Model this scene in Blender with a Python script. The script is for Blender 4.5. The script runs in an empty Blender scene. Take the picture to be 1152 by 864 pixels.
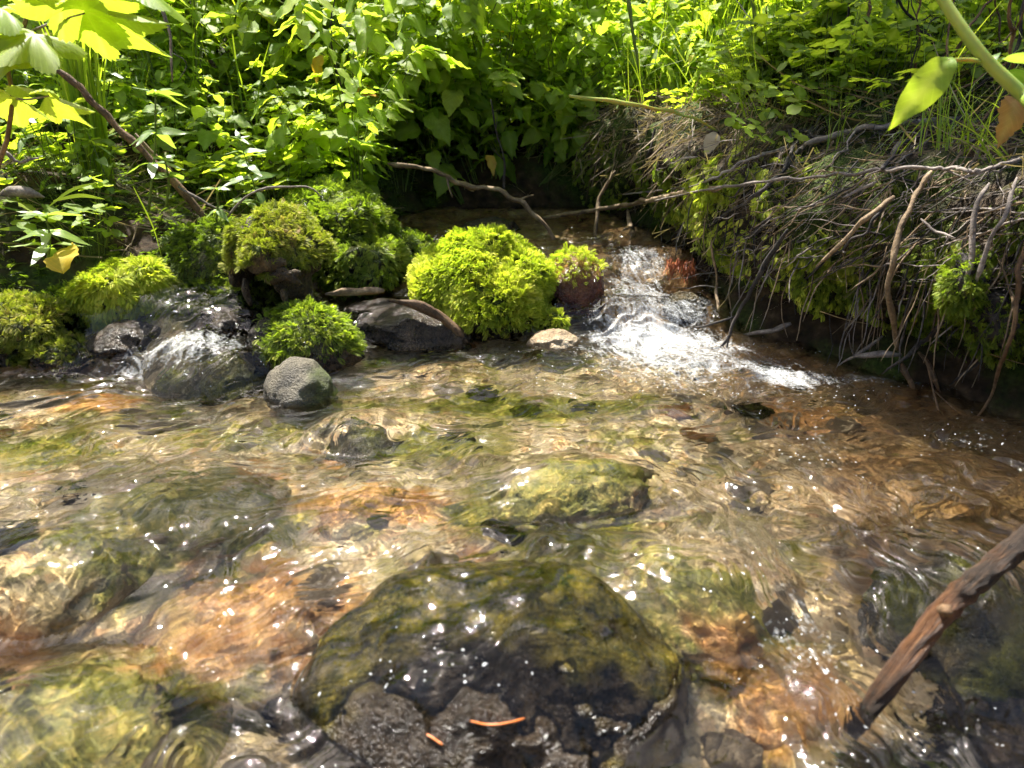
import bpy, bmesh, math, random
import numpy as np
from mathutils import Vector, Matrix
R = math.radians
rng = np.random.default_rng(7)
random.seed(7)
SC = bpy.context.scene
COL = SC.collection

# ------------------------------------------------------------------ camera model
CAM_H = 0.42
PITCH = R(22.0)
FPX = 832.0
CP, SP = math.cos(PITCH), math.sin(PITCH)

def ray(u, v):
    a = (u - 576.0) / FPX
    b = (432.0 - v) / FPX
    return np.array([a, CP + b * SP, -SP + b * CP])

def at_y(u, v, Y):
    d = ray(u, v)
    return np.array([0, 0, CAM_H]) + d * (Y / d[1])

def at_z(u, v, Z):
    d = ray(u, v)
    return np.array([0, 0, CAM_H]) + d * ((Z - CAM_H) / d[2])

# ------------------------------------------------------------------ noise
def _hash(ix, iy, iz, seed):
    h = (ix.astype(np.int64) * 374761393 + iy.astype(np.int64) * 668265263 + iz.astype(np.int64) * 2147483647 + seed * 974711) & 0xFFFFFFFF
    h = ((h ^ (h >> 13)) * 1274126177) & 0xFFFFFFFF
    h = ((h ^ (h >> 16)) * 2246822519) & 0xFFFFFFFF
    return h ^ (h >> 15)

def perlin2(x, y, seed=0):
    x = np.asarray(x, float); y = np.asarray(y, float)
    ix = np.floor(x); iy = np.floor(y)
    fx = x - ix; fy = y - iy
    u = fx * fx * fx * (fx * (fx * 6 - 15) + 10)
    v = fy * fy * fy * (fy * (fy * 6 - 15) + 10)
    z = np.zeros_like(ix)
    def g(dx, dy):
        h = _hash(ix + dx, iy + dy, z, seed) / 4294967296.0 * 2 * np.pi
        return np.cos(h) * (fx - dx) + np.sin(h) * (fy - dy)
    a = g(0, 0); b = g(1, 0); c = g(0, 1); d = g(1, 1)
    return (a + u * (b - a) + v * ((c + u * (d - c)) - (a + u * (b - a)))) * 1.5

def fbm2(x, y, seed=0, octaves=4, gain=0.5):
    t = 0; a = 1.0; f = 1.0
    for i in range(octaves):
        t = t + a * perlin2(x * f + 13.7 * i, y * f - 7.1 * i, seed + i * 17)
        a *= gain; f *= 2.03
    return t

def perlin3(p, seed=0):
    i = np.floor(p); f = p - i
    w = f * f * f * (f * (f * 6 - 15) + 10)
    def g(dx, dy, dz):
        h = _hash(i[:, 0] + dx, i[:, 1] + dy, i[:, 2] + dz, seed)
        t = (h & 0xFFFF) / 65536.0 * 2 * np.pi
        c = ((h >> 16) & 0xFFFF) / 65536.0 * 2 - 1
        s = np.sqrt(1 - c * c)
        return s * np.cos(t) * (f[:, 0] - dx) + s * np.sin(t) * (f[:, 1] - dy) + c * (f[:, 2] - dz)
    def lerp(a, b, t): return a + t * (b - a)
    x00 = lerp(g(0,0,0), g(1,0,0), w[:,0]); x10 = lerp(g(0,1,0), g(1,1,0), w[:,0])
    x01 = lerp(g(0,0,1), g(1,0,1), w[:,0]); x11 = lerp(g(0,1,1), g(1,1,1), w[:,0])
    return lerp(lerp(x00, x10, w[:,1]), lerp(x01, x11, w[:,1]), w[:,2]) * 1.5

def fbm3(p, seed=0, octaves=4, gain=0.5):
    t = 0; a = 1.0; f = 1.0
    for i in range(octaves):
        t = t + a * perlin3(p * f + 5.3 * i, seed + 31 * i); a *= gain; f *= 2.03
    return t

def sstep(a, b, x):
    t = np.clip((np.asarray(x, float) - a) / (b - a), 0, 1)
    return t * t * (3 - 2 * t)

def smax(a, b, k):
    h = np.clip(0.5 + 0.5 * (a - b) / k, 0, 1)
    return b + (a - b) * h + k * h * (1 - h)

# ------------------------------------------------------------------ mesh / object helpers
def mesh_np(name, V, faces, attrs=None, smooth=True, mats=None, mat_idx=None):
    """faces: one array (M,n) or list of arrays with different n"""
    if not isinstance(faces, (list, tuple)): faces = [faces]
    faces = [np.asarray(f, np.int32) for f in faces if len(f)]
    me = bpy.data.meshes.new(name)
    V = np.asarray(V, np.float32)
    me.vertices.add(len(V)); me.vertices.foreach_set('co', V.ravel())
    nl = sum(f.size for f in faces); nf = sum(len(f) for f in faces)
    me.loops.add(nl); me.polygons.add(nf)
    me.loops.foreach_set('vertex_index', np.concatenate([f.ravel() for f in faces]))
    sizes = np.concatenate([np.full(len(f), f.shape[1], np.int32) for f in faces])
    starts = np.concatenate([[0], np.cumsum(sizes)[:-1]]).astype(np.int32)
    me.polygons.foreach_set('loop_start', starts)
    if smooth: me.polygons.foreach_set('use_smooth', np.ones(nf, bool))
    if mat_idx is not None: me.polygons.foreach_set('material_index', np.asarray(mat_idx, np.int32))
    for k, a in (attrs or {}).items():
        a = np.asarray(a, np.float32)
        at = me.attributes.new(k, 'FLOAT', 'POINT'); at.data.foreach_set('value', a)
    me.update(calc_edges=True)
    for m in (mats or []): me.materials.append(m)
    return me

def obj(name, me, parent=None, loc=None):
    o = bpy.data.objects.new(name, me); COL.objects.link(o)
    if loc is not None: o.location = loc
    if parent is not None: o.parent = parent
    return o

def tag(o, label, cat, group=None, kind=None):
    o['label'] = label; o['category'] = cat
    if group: o['group'] = group
    if kind: o['kind'] = kind
    return o

def thing(name, label, cat, loc=(0, 0, 0), rotz=0.0, group=None):
    o = bpy.data.objects.new(name, None); COL.objects.link(o)
    o.empty_display_size = 0.03
    o.location = loc; o.rotation_euler = (0, 0, rotz)
    return tag(o, label, cat, group)

def dup(root, loc, rot, scale, label, group):
    r = root.copy(); COL.objects.link(r)
    r.location = loc; r.rotation_euler = rot; r.scale = (scale,) * 3
    r['label'] = label; r['group'] = group
    for ch in list(root.children):
        c = ch.copy(); COL.objects.link(c); c.parent = r
    return r

def norm(a, axis=-1):
    return a / np.maximum(np.linalg.norm(a, axis=axis, keepdims=True), 1e-9)

def frames_from(fwd, up):
    """columns x=side, y=fwd, z=up'  -> (N,3,3)"""
    f = norm(fwd); s = norm(np.cross(f, up)); u = np.cross(s, f)
    return np.stack([s, f, u], axis=2)

def scatter(TV, TF, pos, M, attrs=None, tattrs=None):
    """instance template verts TV (n,3), faces list, by positions and 3x3 -> merged arrays"""
    N, n = len(pos), len(TV)
    V = np.einsum('kij,nj->kni', M, TV) + pos[:, None, :]
    if not isinstance(TF, (list, tuple)): TF = [TF]
    F = [(f[None] + (np.arange(N) * n)[:, None, None]).reshape(-1, f.shape[1]) for f in TF]
    A = {k: np.repeat(a, n) for k, a in (attrs or {}).items()}
    for k, a in (tattrs or {}).items(): A[k] = np.tile(a, N)
    return V.reshape(-1, 3), F, A

def merge(parts):
    Vs = []; Fs = {}; As = {}; off = 0
    keys = set().union(*[set(p[2]) for p in parts])
    for V, F, A in parts:
        for f in (F if isinstance(F, (list, tuple)) else [F]):
            if len(f): Fs.setdefault(f.shape[1], []).append(f + off)
        for k in keys: As.setdefault(k, []).append(np.asarray(A.get(k, np.zeros(len(V))), float))
        Vs.append(V); off += len(V)
    return np.concatenate(Vs), [np.concatenate(x) for x in Fs.values()], {k: np.concatenate(v) for k, v in As.items()}

_ico = {}
def ico(n):
    if n not in _ico:
        bm = bmesh.new(); bmesh.ops.create_icosphere(bm, subdivisions=n, radius=1.0)
        bm.verts.ensure_lookup_table()
        V = np.array([v.co[:] for v in bm.verts]); F = np.array([[v.index for v in f.verts] for f in bm.faces], np.int32)
        bm.free(); _ico[n] = (V, F)
    return _ico[n]

def vnormals(V, F):
    n = np.zeros_like(V)
    fn = np.cross(V[F[:, 1]] - V[F[:, 0]], V[F[:, 2]] - V[F[:, 0]])
    for k in range(3): np.add.at(n, F[:, k], fn)
    return norm(n)

def sample_surface(V, F, N, rg, weight=None):
    a, b, c = V[F[:, 0]], V[F[:, 1]], V[F[:, 2]]
    fn = np.cross(b - a, c - a); ar = np.linalg.norm(fn, axis=1)
    w = ar.copy()
    if weight is not None: w = w * weight((a + b + c) / 3, norm(fn))
    w = w / w.sum()
    idx = rg.choice(len(F), N, p=w)
    r1 = np.sqrt(rg.random(N))[:, None]; r2 = rg.random(N)[:, None]
    P = (1 - r1) * a[idx] + r1 * (1 - r2) * b[idx] + r1 * r2 * c[idx]
    return P, norm(fn[idx])

def tube(path, rad, seg=8, seed=0, knobby=0.0, cap=True, rough=0.0):
    """path (k,3), rad (k,) -> V,F(list),A with 'along'"""
    path = np.asarray(path, float); k = len(path)
    rad = np.broadcast_to(np.asarray(rad, float), (k,)).copy()
    if knobby: rad *= 1 + knobby * perlin2(np.arange(k) * 0.37, np.full(k, seed * 3.1), seed)
    t = norm(np.gradient(path, axis=0))
    ref = np.array([0.0, 0, 1]) if abs(t[0, 2]) < 0.9 else np.array([1.0, 0, 0])
    s = norm(np.cross(t[0], ref)); S = [s]
    for i in range(1, k):
        s = S[-1] - t[i] * np.dot(S[-1], t[i]); S.append(norm(s))
    S = np.array(S); B = np.cross(t, S)
    ang = np.arange(seg) / seg * 2 * np.pi
    r = rad[:, None] * np.ones(seg)[None]
    if rough:
        aa = np.cos(ang)[None] * 1.6 + np.zeros((k, 1)); bb = np.sin(ang)[None] * 1.6 + np.arange(k)[:, None] * 0.25
        r = r * (1 + rough * perlin2(aa + seed * 7.7, bb, seed + 3) + 0.5 * rough * perlin2(aa * 3 + 5, bb * 2, seed + 9))
    V = path[:, None] + r[:, :, None] * (np.cos(ang)[None, :, None] * S[:, None] + np.sin(ang)[None, :, None] * B[:, None])
    V = V.reshape(-1, 3)
    i = np.arange(k - 1)[:, None] * seg; j = np.arange(seg)[None]; j2 = (j + 1) % seg
    F = np.stack([i + j, i + j2, i + seg + j2, i + seg + j], -1).reshape(-1, 4)
    Fs = [F]
    A = {'along': np.repeat(np.linspace(0, 1, k), seg), 'ca': np.tile(np.cos(ang), k), 'sa': np.tile(np.sin(ang), k)}
    if cap:
        n0 = len(V)
        V = np.concatenate([V, path[:1], path[-1:]])
        jj = np.arange(seg); jn = (jj + 1) % seg
        Fs.append(np.concatenate([np.stack([np.full(seg, n0), jn, jj], -1), np.stack([np.full(seg, n0 + 1), (k - 1) * seg + jj, (k - 1) * seg + jn], -1)]))
        A['along'] = np.concatenate([A['along'], [0, 1]])
        for q in ('ca', 'sa'): A[q] = np.concatenate([A[q], [0, 0]])
    return V, Fs, A

def smooth_path(pts, n):
    """Catmull-Rom through pts -> n points"""
    P = np.asarray(pts, float)
    P = np.concatenate([[2 * P[0] - P[1]], P, [2 * P[-1] - P[-2]]])
    m = len(P) - 3
    t = np.linspace(0, m - 1e-6, n); i = t.astype(int); f = (t - i)[:, None]
    p0, p1, p2, p3 = P[i], P[i + 1], P[i + 2], P[i + 3]
    return 0.5 * (2 * p1 + (p2 - p0) * f + (2 * p0 - 5 * p1 + 4 * p2 - p3) * f ** 2 + (3 * p1 - p0 - 3 * p2 + p3) * f ** 3)

# ------------------------------------------------------------------ material helpers
class NT:
    def __init__(self, name):
        self.m = bpy.data.materials.new(name); self.m.use_nodes = True
        self.t = self.m.node_tree; self.t.nodes.clear()
        self.out = self.n('ShaderNodeOutputMaterial')
    def n(self, typ, **kw):
        nd = self.t.nodes.new(typ)
        for k, v in kw.items():
            if k.startswith('_'): setattr(nd, k[1:], v)
            else: self.set(nd, k, v)
        return nd
    def set(self, nd, k, v):
        key = k
        if isinstance(k, str):
            for s in nd.inputs:
                if s.name == k and s.enabled: key = s; break
                if s.name.replace(' ', '_') == k and s.enabled: key = s; break
        s = key if not isinstance(key, (str, int)) else nd.inputs[key]
        if isinstance(v, bpy.types.NodeSocket): self.t.links.new(v, s)
        elif isinstance(v, (tuple, list)) and len(v) == 3 and s.type == 'RGBA': s.default_value = (*v, 1)
        else: s.default_value = v
    def attr(self, name): return self.n('ShaderNodeAttribute', _attribute_name=name).outputs['Fac']
    def pos(self): return self.n('ShaderNodeNewGeometry').outputs['Position']
    def obj(self): return self.n('ShaderNodeTexCoord').outputs['Object']
    def noise(self, vec, scale, detail=4, rough=0.55, dist=0.0, out='Fac'):
        return self.n('ShaderNodeTexNoise', Vector=vec, Scale=scale, Detail=detail, Roughness=rough, Distortion=dist).outputs[out]
    def vor(self, vec, scale, out='Distance', feature='F1'):
        return self.n('ShaderNodeTexVoronoi', _feature=feature, Vector=vec, Scale=scale).outputs[out]
    def ramp(self, fac, stops, interp='LINEAR'):
        nd = self.n('ShaderNodeValToRGB', Fac=fac); cr = nd.color_ramp; cr.interpolation = interp
        while len(cr.elements) < len(stops): cr.elements.new(0.5)
        for e, (p, c) in zip(cr.elements, stops):
            e.position = p; e.color = (*c, 1) if len(c) == 3 else c
        return nd.outputs['Color']
    def mix(self, a, b, f, mode='MIX'):
        nd = self.t.nodes.new('ShaderNodeMix'); nd.data_type = 'RGBA'; nd.blend_type = mode
        for i, v in ((0, f), (6, a), (7, b)):
            s = nd.inputs[i]
            if isinstance(v, bpy.types.NodeSocket): self.t.links.new(v, s)
            elif i == 0: s.default_value = v
            else: s.default_value = (*v, 1)
        return nd.outputs[2]
    def math(self, op, a, b=0.0, c=0.0):
        nd = self.t.nodes.new('ShaderNodeMath'); nd.operation = op
        for i, v in enumerate((a, b, c)):
            if isinstance(v, bpy.types.NodeSocket): self.t.links.new(v, nd.inputs[i])
            else: nd.inputs[i].default_value = v
        return nd.outputs[0]
    def mrange(self, v, a, b, c=0.0, d=1.0):
        return self.n('ShaderNodeMapRange', **{'Value': v, 'From_Min': a, 'From_Max': b, 'To_Min': c, 'To_Max': d}).outputs[0]
    def bump(self, h, strength=0.5, dist=0.002, normal=None):
        nd = self.n('ShaderNodeBump', Height=h, Strength=strength, Distance=dist)
        if normal is not None: self.set(nd, 'Normal', normal)
        return nd.outputs[0]
    def pbsdf(self, color, rough=0.6, spec=0.5, normal=None, **kw):
        nd = self.n('ShaderNodeBsdfPrincipled')
        self.set(nd, 'Base_Color', color); self.set(nd, 'Roughness', rough); self.set(nd, 'Specular_IOR_Level', spec)
        if normal is not None: self.set(nd, 'Normal', normal)
        for k, v in kw.items(): self.set(nd, k, v)
        return nd.outputs[0]
    def mixs(self, a, b, f):
        nd = self.t.nodes.new('ShaderNodeMixShader')
        for i, v in enumerate((f, a, b)):
            if isinstance(v, bpy.types.NodeSocket): self.t.links.new(v, nd.inputs[i])
            else: nd.inputs[i].default_value = v
        return nd.outputs[0]
    def done(self, sh):
        self.t.links.new(sh, self.out.inputs['Surface']); return self.m
# ------------------------------------------------------------------ terrain shape
YR = [0.0, 0.80, 0.92, 1.05, 1.236, 1.34, 1.55, 1.80, 2.05]
XR = [0.90, 0.80, 0.70, 0.60, 0.47, 0.40, 0.38, 0.32, 0.22]
YL = [0.0, 0.80, 1.10, 1.25, 1.36, 1.45, 1.60, 1.90, 2.05]
XL = [-1.3, -1.15, -0.95, -0.72, -0.52, -0.36, -0.31, -0.33, -0.22]
Y_END = 2.06

def shore(x, y):
    """>0 inside the channel (roughly metres from the edge)"""
    xr = np.interp(y, YR, XR); xl = np.interp(y, YL, XL)
    return np.minimum(np.minimum(x - xl, xr - x), Y_END - y), xl, xr

def water_base(x, y):
    z = 0.040 * sstep(1.27, 1.36, y - 0.15 * (x - 0.25)) + 0.048 * sstep(1.42, 1.54, y - 0.15 * (x - 0.25)) + 0.02 * sstep(1.6, 2.0, y)
    z = z - 0.055 * sstep(0.66, 0.36, y + 0.10 * np.clip(x, -1, 1)) - 0.02 * sstep(0.4, 0.2, y)
    # the little left cascade that slides between the mossy stones
    w = sstep(-0.80, -0.66, x) * sstep(-0.36, -0.44, x)
    z = z + 0.055 * sstep(1.07, 1.20, y) * w * (1 - sstep(1.3, 1.5, y))
    return z

def ground_z(x, y):
    d, xl, xr = shore(x, y)
    inside = np.clip(d, 0, None)
    dep = 0.062 * sstep(0.0, 0.10, inside) + 0.012 * fbm2(x * 5, y * 5, 3, 4) + 0.004 * fbm2(x * 26, y * 26, 8, 3)
    dep = dep + 0.02 * sstep(0.25, 0.6, x) * sstep(1.3, 0.9, y)
    bed = water_base(x, y) - np.clip(dep, 0.012, 0.2)
    out = np.clip(-d, 0, None)
    wb = water_base(x, y)
    # right bank: a steep overhung wall, then level ground
    right = sstep(0.0, 0.02, x - xr)
    hr = 0.30 * sstep(0.03, 0.20, out) + 0.05 * sstep(0.0, 0.05, out) + 0.07 * np.clip(out - 0.2, 0, 3) 
    hb = 0.14 * sstep(0.0, 0.10, out) + 0.10 * sstep(0.1, 0.5, out)
    hl = 0.05 * sstep(0.0, 0.08, out) + 0.16 * sstep(0.08, 0.75, out)
    t = sstep(1.75, 2.15, y)
    h = np.where(x > xr - 0.001, hr * (1 - t) + hb * t, np.where((x < xl + 0.001), hl * (1 - t) + hb * t, hb))
    bank = wb + h + 0.022 * fbm2(x * 4, y * 4, 21, 4) * sstep(0.02, 0.2, out) - 0.01
    z = np.where(d > 0, bed, np.maximum(bank, -9))
    # hillside behind, rising out of sight
    z = z + 0.42 * np.clip(y - 2.35, 0, 3.0) + 0.35 * np.clip(y - 5.0, 0, 60) * sstep(60, 5, y)
    z = z + 0.20 * np.clip(np.abs(x) - 2.2, 0, 30) * sstep(0.0, 3.0, np.abs(x))
    return z

def ground_pt(x, y):
    return float(ground_z(np.array([float(x)]), np.array([float(y)]))[0])

# ------------------------------------------------------------------ rock catalogue: (cx, cy, cz, rx, ry, rz)
# stones under the film of water push the surface up
FILM = [
    # x, y, rx, ry, top z, film
    (-0.015, 0.47, 0.165, 0.165, 0.022, 0.007),  # foreground boulder (its back half is awash)
    (0.065, 0.745, 0.095, 0.060, 0.014, 0.008),  # green stone in the middle of the pool
    (-0.37, 0.71, 0.12, 0.085, 0.006, 0.008),    # green stone on the left
    (-0.47, 1.10, 0.085, 0.08, 0.045, 0.006),    # stone under the left cascade
    (-0.45, 0.61, 0.08, 0.06, 0.004, 0.007),
    (0.43, 0.57, 0.11, 0.09, -0.004, 0.008),      # right stone awash
    (-0.36, 0.43, 0.11, 0.08, -0.030, 0.010),    # bottom-left green stone
    (-0.205, 0.885, 0.060, 0.055, 0.010, 0.007), # wet hump in front of the round grey stone
    (0.17, 0.575, 0.08, 0.06, -0.008, 0.008),
    (0.31, 0.385, 0.09, 0.07, -0.045, 0.010),
]

def flow_layer(x, y, ang, lam, stretch, seed):
    c, s = math.cos(ang), math.sin(ang)
    a = (x * c + y * s) / (lam * stretch); b = (-x * s + y * c) / lam
    return perlin2(a, b, seed)

FRONT = {}
def front_film(x, y):
    """height of the thin sheet that runs over the back of the foreground boulder"""
    if not FRONT: return np.full(np.shape(x), -1.0)
    gx, gy, H = FRONT['x'], FRONT['y'], FRONT['h']
    u = np.clip((x - gx[0]) / (gx[1] - gx[0]), 0, len(gx) - 1.001); v = np.clip((y - gy[0]) / (gy[1] - gy[0]), 0, len(gy) - 1.001)
    i = u.astype(int); j = v.astype(int); fu = u - i; fv = v - j
    h = (H[j, i] * (1 - fu) + H[j, i + 1] * fu) * (1 - fv) + (H[j + 1, i] * (1 - fu) + H[j + 1, i + 1] * fu) * fv
    yy = y + 0.035 * perlin2(x * 15, y * 9, 6) + 0.030 * perlin2(x * 45, y * 30, 7)
    film = 0.0070 * sstep(0.38, 0.50, yy) + 0.020 * sstep(0.57, 0.66, yy) - 0.0006 - 0.012 * sstep(0.42, 0.36, yy)
    inside = (x > gx[0]) & (x < gx[-1]) & (y > gy[0]) & (y < gy[-1])
    return np.where(inside, h + film, -1.0)

def scan_front(o):
    from mathutils.bvhtree import BVHTree
    bv = BVHTree.FromPolygons([v.co + o.location for v in o.data.vertices], [p.vertices[:] for p in o.data.polygons])
    gx = np.linspace(-0.24, 0.21, 91); gy = np.linspace(0.24, 0.70, 93); H = np.full((93, 91), -0.12)
    for j, yy in enumerate(gy):
        for i, xx in enumerate(gx):
            l = bv.ray_cast(Vector((xx, yy, 1)), Vector((0, 0, -1)))[0]
            if l is not None: H[j, i] = l[2]
    for q in range(3):
        P = np.pad(H, 1, mode='edge'); H = (P[:-2, 1:-1] + P[2:, 1:-1] + P[1:-1, :-2] + P[1:-1, 2:] + 2 * H) / 6
    FRONT.update(x=gx, y=gy, h=H)

def water_z(x, y, waves=True, full=False):
    z = water_base(x, y)
    for i, (cx, cy, rx, ry, top, film) in enumerate(FILM):
        q = ((x - cx) / rx) ** 2 + ((y - cy) / ry) ** 2
        dome = top + film + 0.05 * (np.sqrt(np.clip(1.3 - q * 0.75, 0, None)) - math.sqrt(1.3))
        if i == 0: continue
        if i == 0:
            yy = y + 0.035 * perlin2(x * 16, y * 9, 6) + 0.02 * perlin2(x * 45, y * 30, 7)
            dome = dome - 0.006 * sstep(0.52, 0.45, yy) - 0.05 * sstep(0.44, 0.33, yy)
        dome = np.where(q < 1.6, dome, -1)
        z = smax(z, dome, 0.018)
        # hollow with a standing ripple just downstream (towards the camera)
        q2 = ((x - cx) / (rx * 1.1)) ** 2 + ((y - cy + ry * 1.25) / (ry * 0.5)) ** 2
        z = z - 0.009 * np.exp(-q2)
    z = np.maximum(z, front_film(x, y))
    if not waves: return z
    # turbulence strength
    T = WAVE + 0.0 * x
    T = T + 1.5 * np.exp(-(((x - 0.25) / 0.15) ** 2 + ((y - 1.32) / 0.16) ** 2)) + 0.7 * np.exp(-(((x - 0.28) / 0.22) ** 2 + ((y - 1.12) / 0.14) ** 2))     # foot of the small fall
    T = T + 1.0 * np.exp(-(((x - 0.27) / 0.14) ** 2 + ((y - 0.52) / 0.16) ** 2))      # chute lower right
    T = T + 0.5 * sstep(0.15, 0.4, x) * sstep(1.2, 0.9, y)
    T = T + 1.2 * np.exp(-(((x + 0.52) / 0.20) ** 2 + ((y - 1.11) / 0.10) ** 2))     # left cascade
    T = T + 0.6 * sstep(1.3, 1.45, y)
    T = T * (0.42 + 1.0 * sstep(-0.45, 0.5, perlin2(x * 4 + 3, y * 9, 91) + 0.35 * perlin2(x * 11, y * 22, 92)))
    wx = x + 0.035 * fbm2(x * 7, y * 7, 101, 3); wy = y + 0.035 * fbm2(x * 7 + 9, y * 7, 131, 3)
    wx = wx + 0.006 * perlin2(x * 34, y * 34, 141); wy = wy + 0.006 * perlin2(x * 34 + 5, y * 34, 151)
    wr = sstep(0.02, 0.25, x) * sstep(0.95, 0.7, y)                       # right chute: runs towards the camera
    wl = sstep(-0.05, -0.35, x) * (1 - wr)
    wc = np.clip(1 - wr - wl, 0, 1)
    def field(ang, sd):
        h = 0.0040 * flow_layer(wx, wy, ang, 0.075, 2.0, sd)
        r1 = flow_layer(wx, wy, ang + 0.18, 0.031, 2.6, sd + 1)
        h = h + 0.0021 * (0.5 - np.abs(r1)) * 1.6
        r2 = flow_layer(wx, wy, ang - 0.22, 0.0175, 2.6, sd + 2)
        h = h + 0.0009 * (r2 + 0.6 * (0.4 - np.abs(r2)))
        h = h + 0.00048 * flow_layer(wx, wy, ang + 0.35, 0.009, 2.4, sd + 3)
        h = h + 0.00008 * flow_layer(wx, wy, ang - 0.2, 0.0048, 1.4, sd + 4)
        return h
    h = wr * field(R(-70), 200) + wl * field(R(25), 300) + wc * field(R(8), 400)
    ff = front_film(x, y)
    thin = 1 - 0.40 * sstep(-0.004, 0.002, ff - z + 0.004)
    z = z + h * T * thin
    if full: return z, T, wx, wy, wr
    return z

# ------------------------------------------------------------------ ground materials
PATCH_RUST = [(-0.255, 0.56, 0.11, 0.10), (-0.16, 0.74, 0.10, 0.05), (0.235, 0.50, 0.07, 0.09), (-0.63, 1.03, 0.07, 0.05), (0.44, 1.0, 0.10, 0.06), (-0.30, 0.80, 0.05, 0.03), (-0.50, 0.52, 0.08, 0.05)]
PATCH_ALG = [(0.05, 0.74, 0.13, 0.08), (-0.36, 0.70, 0.14, 0.10), (0.17, 0.58, 0.09, 0.08), (-0.36, 0.42, 0.13, 0.10), (-0.12, 0.90, 0.16, 0.05), (0.02, 1.02, 0.22, 0.06), (-0.40, 0.92, 0.12, 0.04), (0.05, 0.62, 0.16, 0.05), (-0.62, 0.86, 0.10, 0.05)]
def patches(x, y):
    n = 0.45 * fbm2(x * 11, y * 14, 333, 5, 0.6)
    def f(L):
        v = 0
        for cx, cy, rx, ry in L: v = np.maximum(v, 1.25 - np.sqrt(((x - cx) / rx) ** 2 + ((y - cy) / ry) ** 2))
        return v
    return sstep(0.15, 0.65, f(PATCH_RUST) + n), sstep(0.1, 0.6, f(PATCH_ALG) - n * 1.2)

def bed_colour(k, p):
    n1 = k.noise(p, 9, 5); n2 = k.noise(p, 40, 5); n3 = k.noise(p, 170, 3)
    sand = k.ramp(n1, [(0.30, (0.24, 0.145, 0.055)), (0.45, (0.46, 0.33, 0.155)), (0.60, (0.66, 0.51, 0.29)), (0.75, (0.74, 0.62, 0.42))])
    peb = k.vor(p, 75, 'Color'); pebv = k.n('ShaderNodeSeparateColor', Color=peb).outputs[0]
    sand = k.mix(sand, k.ramp(pebv, [(0, (0.12, 0.08, 0.04)), (0.35, (0.40, 0.28, 0.14)), (0.8, (0.68, 0.54, 0.35)), (1, (0.46, 0.21, 0.08))]), 0.6)
    peb2 = k.n('ShaderNodeSeparateColor', Color=k.vor(p, 210, 'Color')).outputs[1]
    sand = k.mix(sand, k.ramp(peb2, [(0, (0.35, 0.33, 0.30)), (0.6, (1, 1, 1)), (1, (1.2, 1.2, 1.15))]), 0.8, 'MULTIPLY')
    rust = k.attr('rust')
    sand = k.mix(sand, k.ramp(n2, [(0.3, (0.26, 0.075, 0.012)), (0.5, (0.50, 0.19, 0.035)), (0.7, (0.70, 0.36, 0.10))]), k.math('MULTIPLY', rust, 0.68))
    alg = k.math('MAXIMUM', k.attr('alg'), k.math('MULTIPLY', k.mrange(k.noise(p, 6.0, 6, 0.62), 0.56, 0.66), 0.55))
    ac = k.ramp(k.math('ADD', k.math('MULTIPLY', n2, 0.6), k.math('MULTIPLY', n3, 0.4)), [(0.36, (0.03, 0.038, 0.005)), (0.48, (0.13, 0.13, 0.016)), (0.57, (0.26, 0.21, 0.035)), (0.68, (0.50, 0.36, 0.10))])
    sand = k.mix(sand, ac, k.math('MULTIPLY', alg, 0.9))
    return sand, n2, n3

def mat_ground():
    k = NT('ground_earth'); p = k.pos()
    bed = k.attr('bed')
    sand, n2, n3 = bed_colour(k, p)
    sand = k.mix(sand, k.ramp(n2, [(0.3, (0.035, 0.02, 0.01)), (0.5, (0.13, 0.065, 0.022)), (0.7, (0.30, 0.15, 0.05))]), k.attr('silt'))
    soil = k.ramp(n2, [(0.3, (0.010, 0.007, 0.004)), (0.55, (0.035, 0.022, 0.012)), (0.75, (0.085, 0.055, 0.03))])
    moss = k.ramp(n3, [(0.3, (0.012, 0.02, 0.004)), (0.7, (0.045, 0.07, 0.012))])
    soil = k.mix(soil, moss, k.mrange(k.noise(p, 7, 4), 0.45, 0.6))
    colr = k.mix(soil, sand, bed)
    h = k.math('ADD', k.math('MULTIPLY', n2, 0.6), k.math('MULTIPLY', k.vor(p, 75), -0.5))
    h = k.math('ADD', h, k.math('MULTIPLY', n3, 0.25))
    return k.done(k.pbsdf(colr, 0.85, 0.12, k.bump(h, 0.8, 0.006)))

def mat_bedstone():
    k = NT('stone_under_water'); p = k.pos()
    c, n2, n3 = bed_colour(k, p)
    h = k.math('ADD', n2, k.math('MULTIPLY', n3, 0.6))
    return k.done(k.pbsdf(c, 0.7, 0.3, k.bump(h, 0.9, 0.006)))

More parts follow.
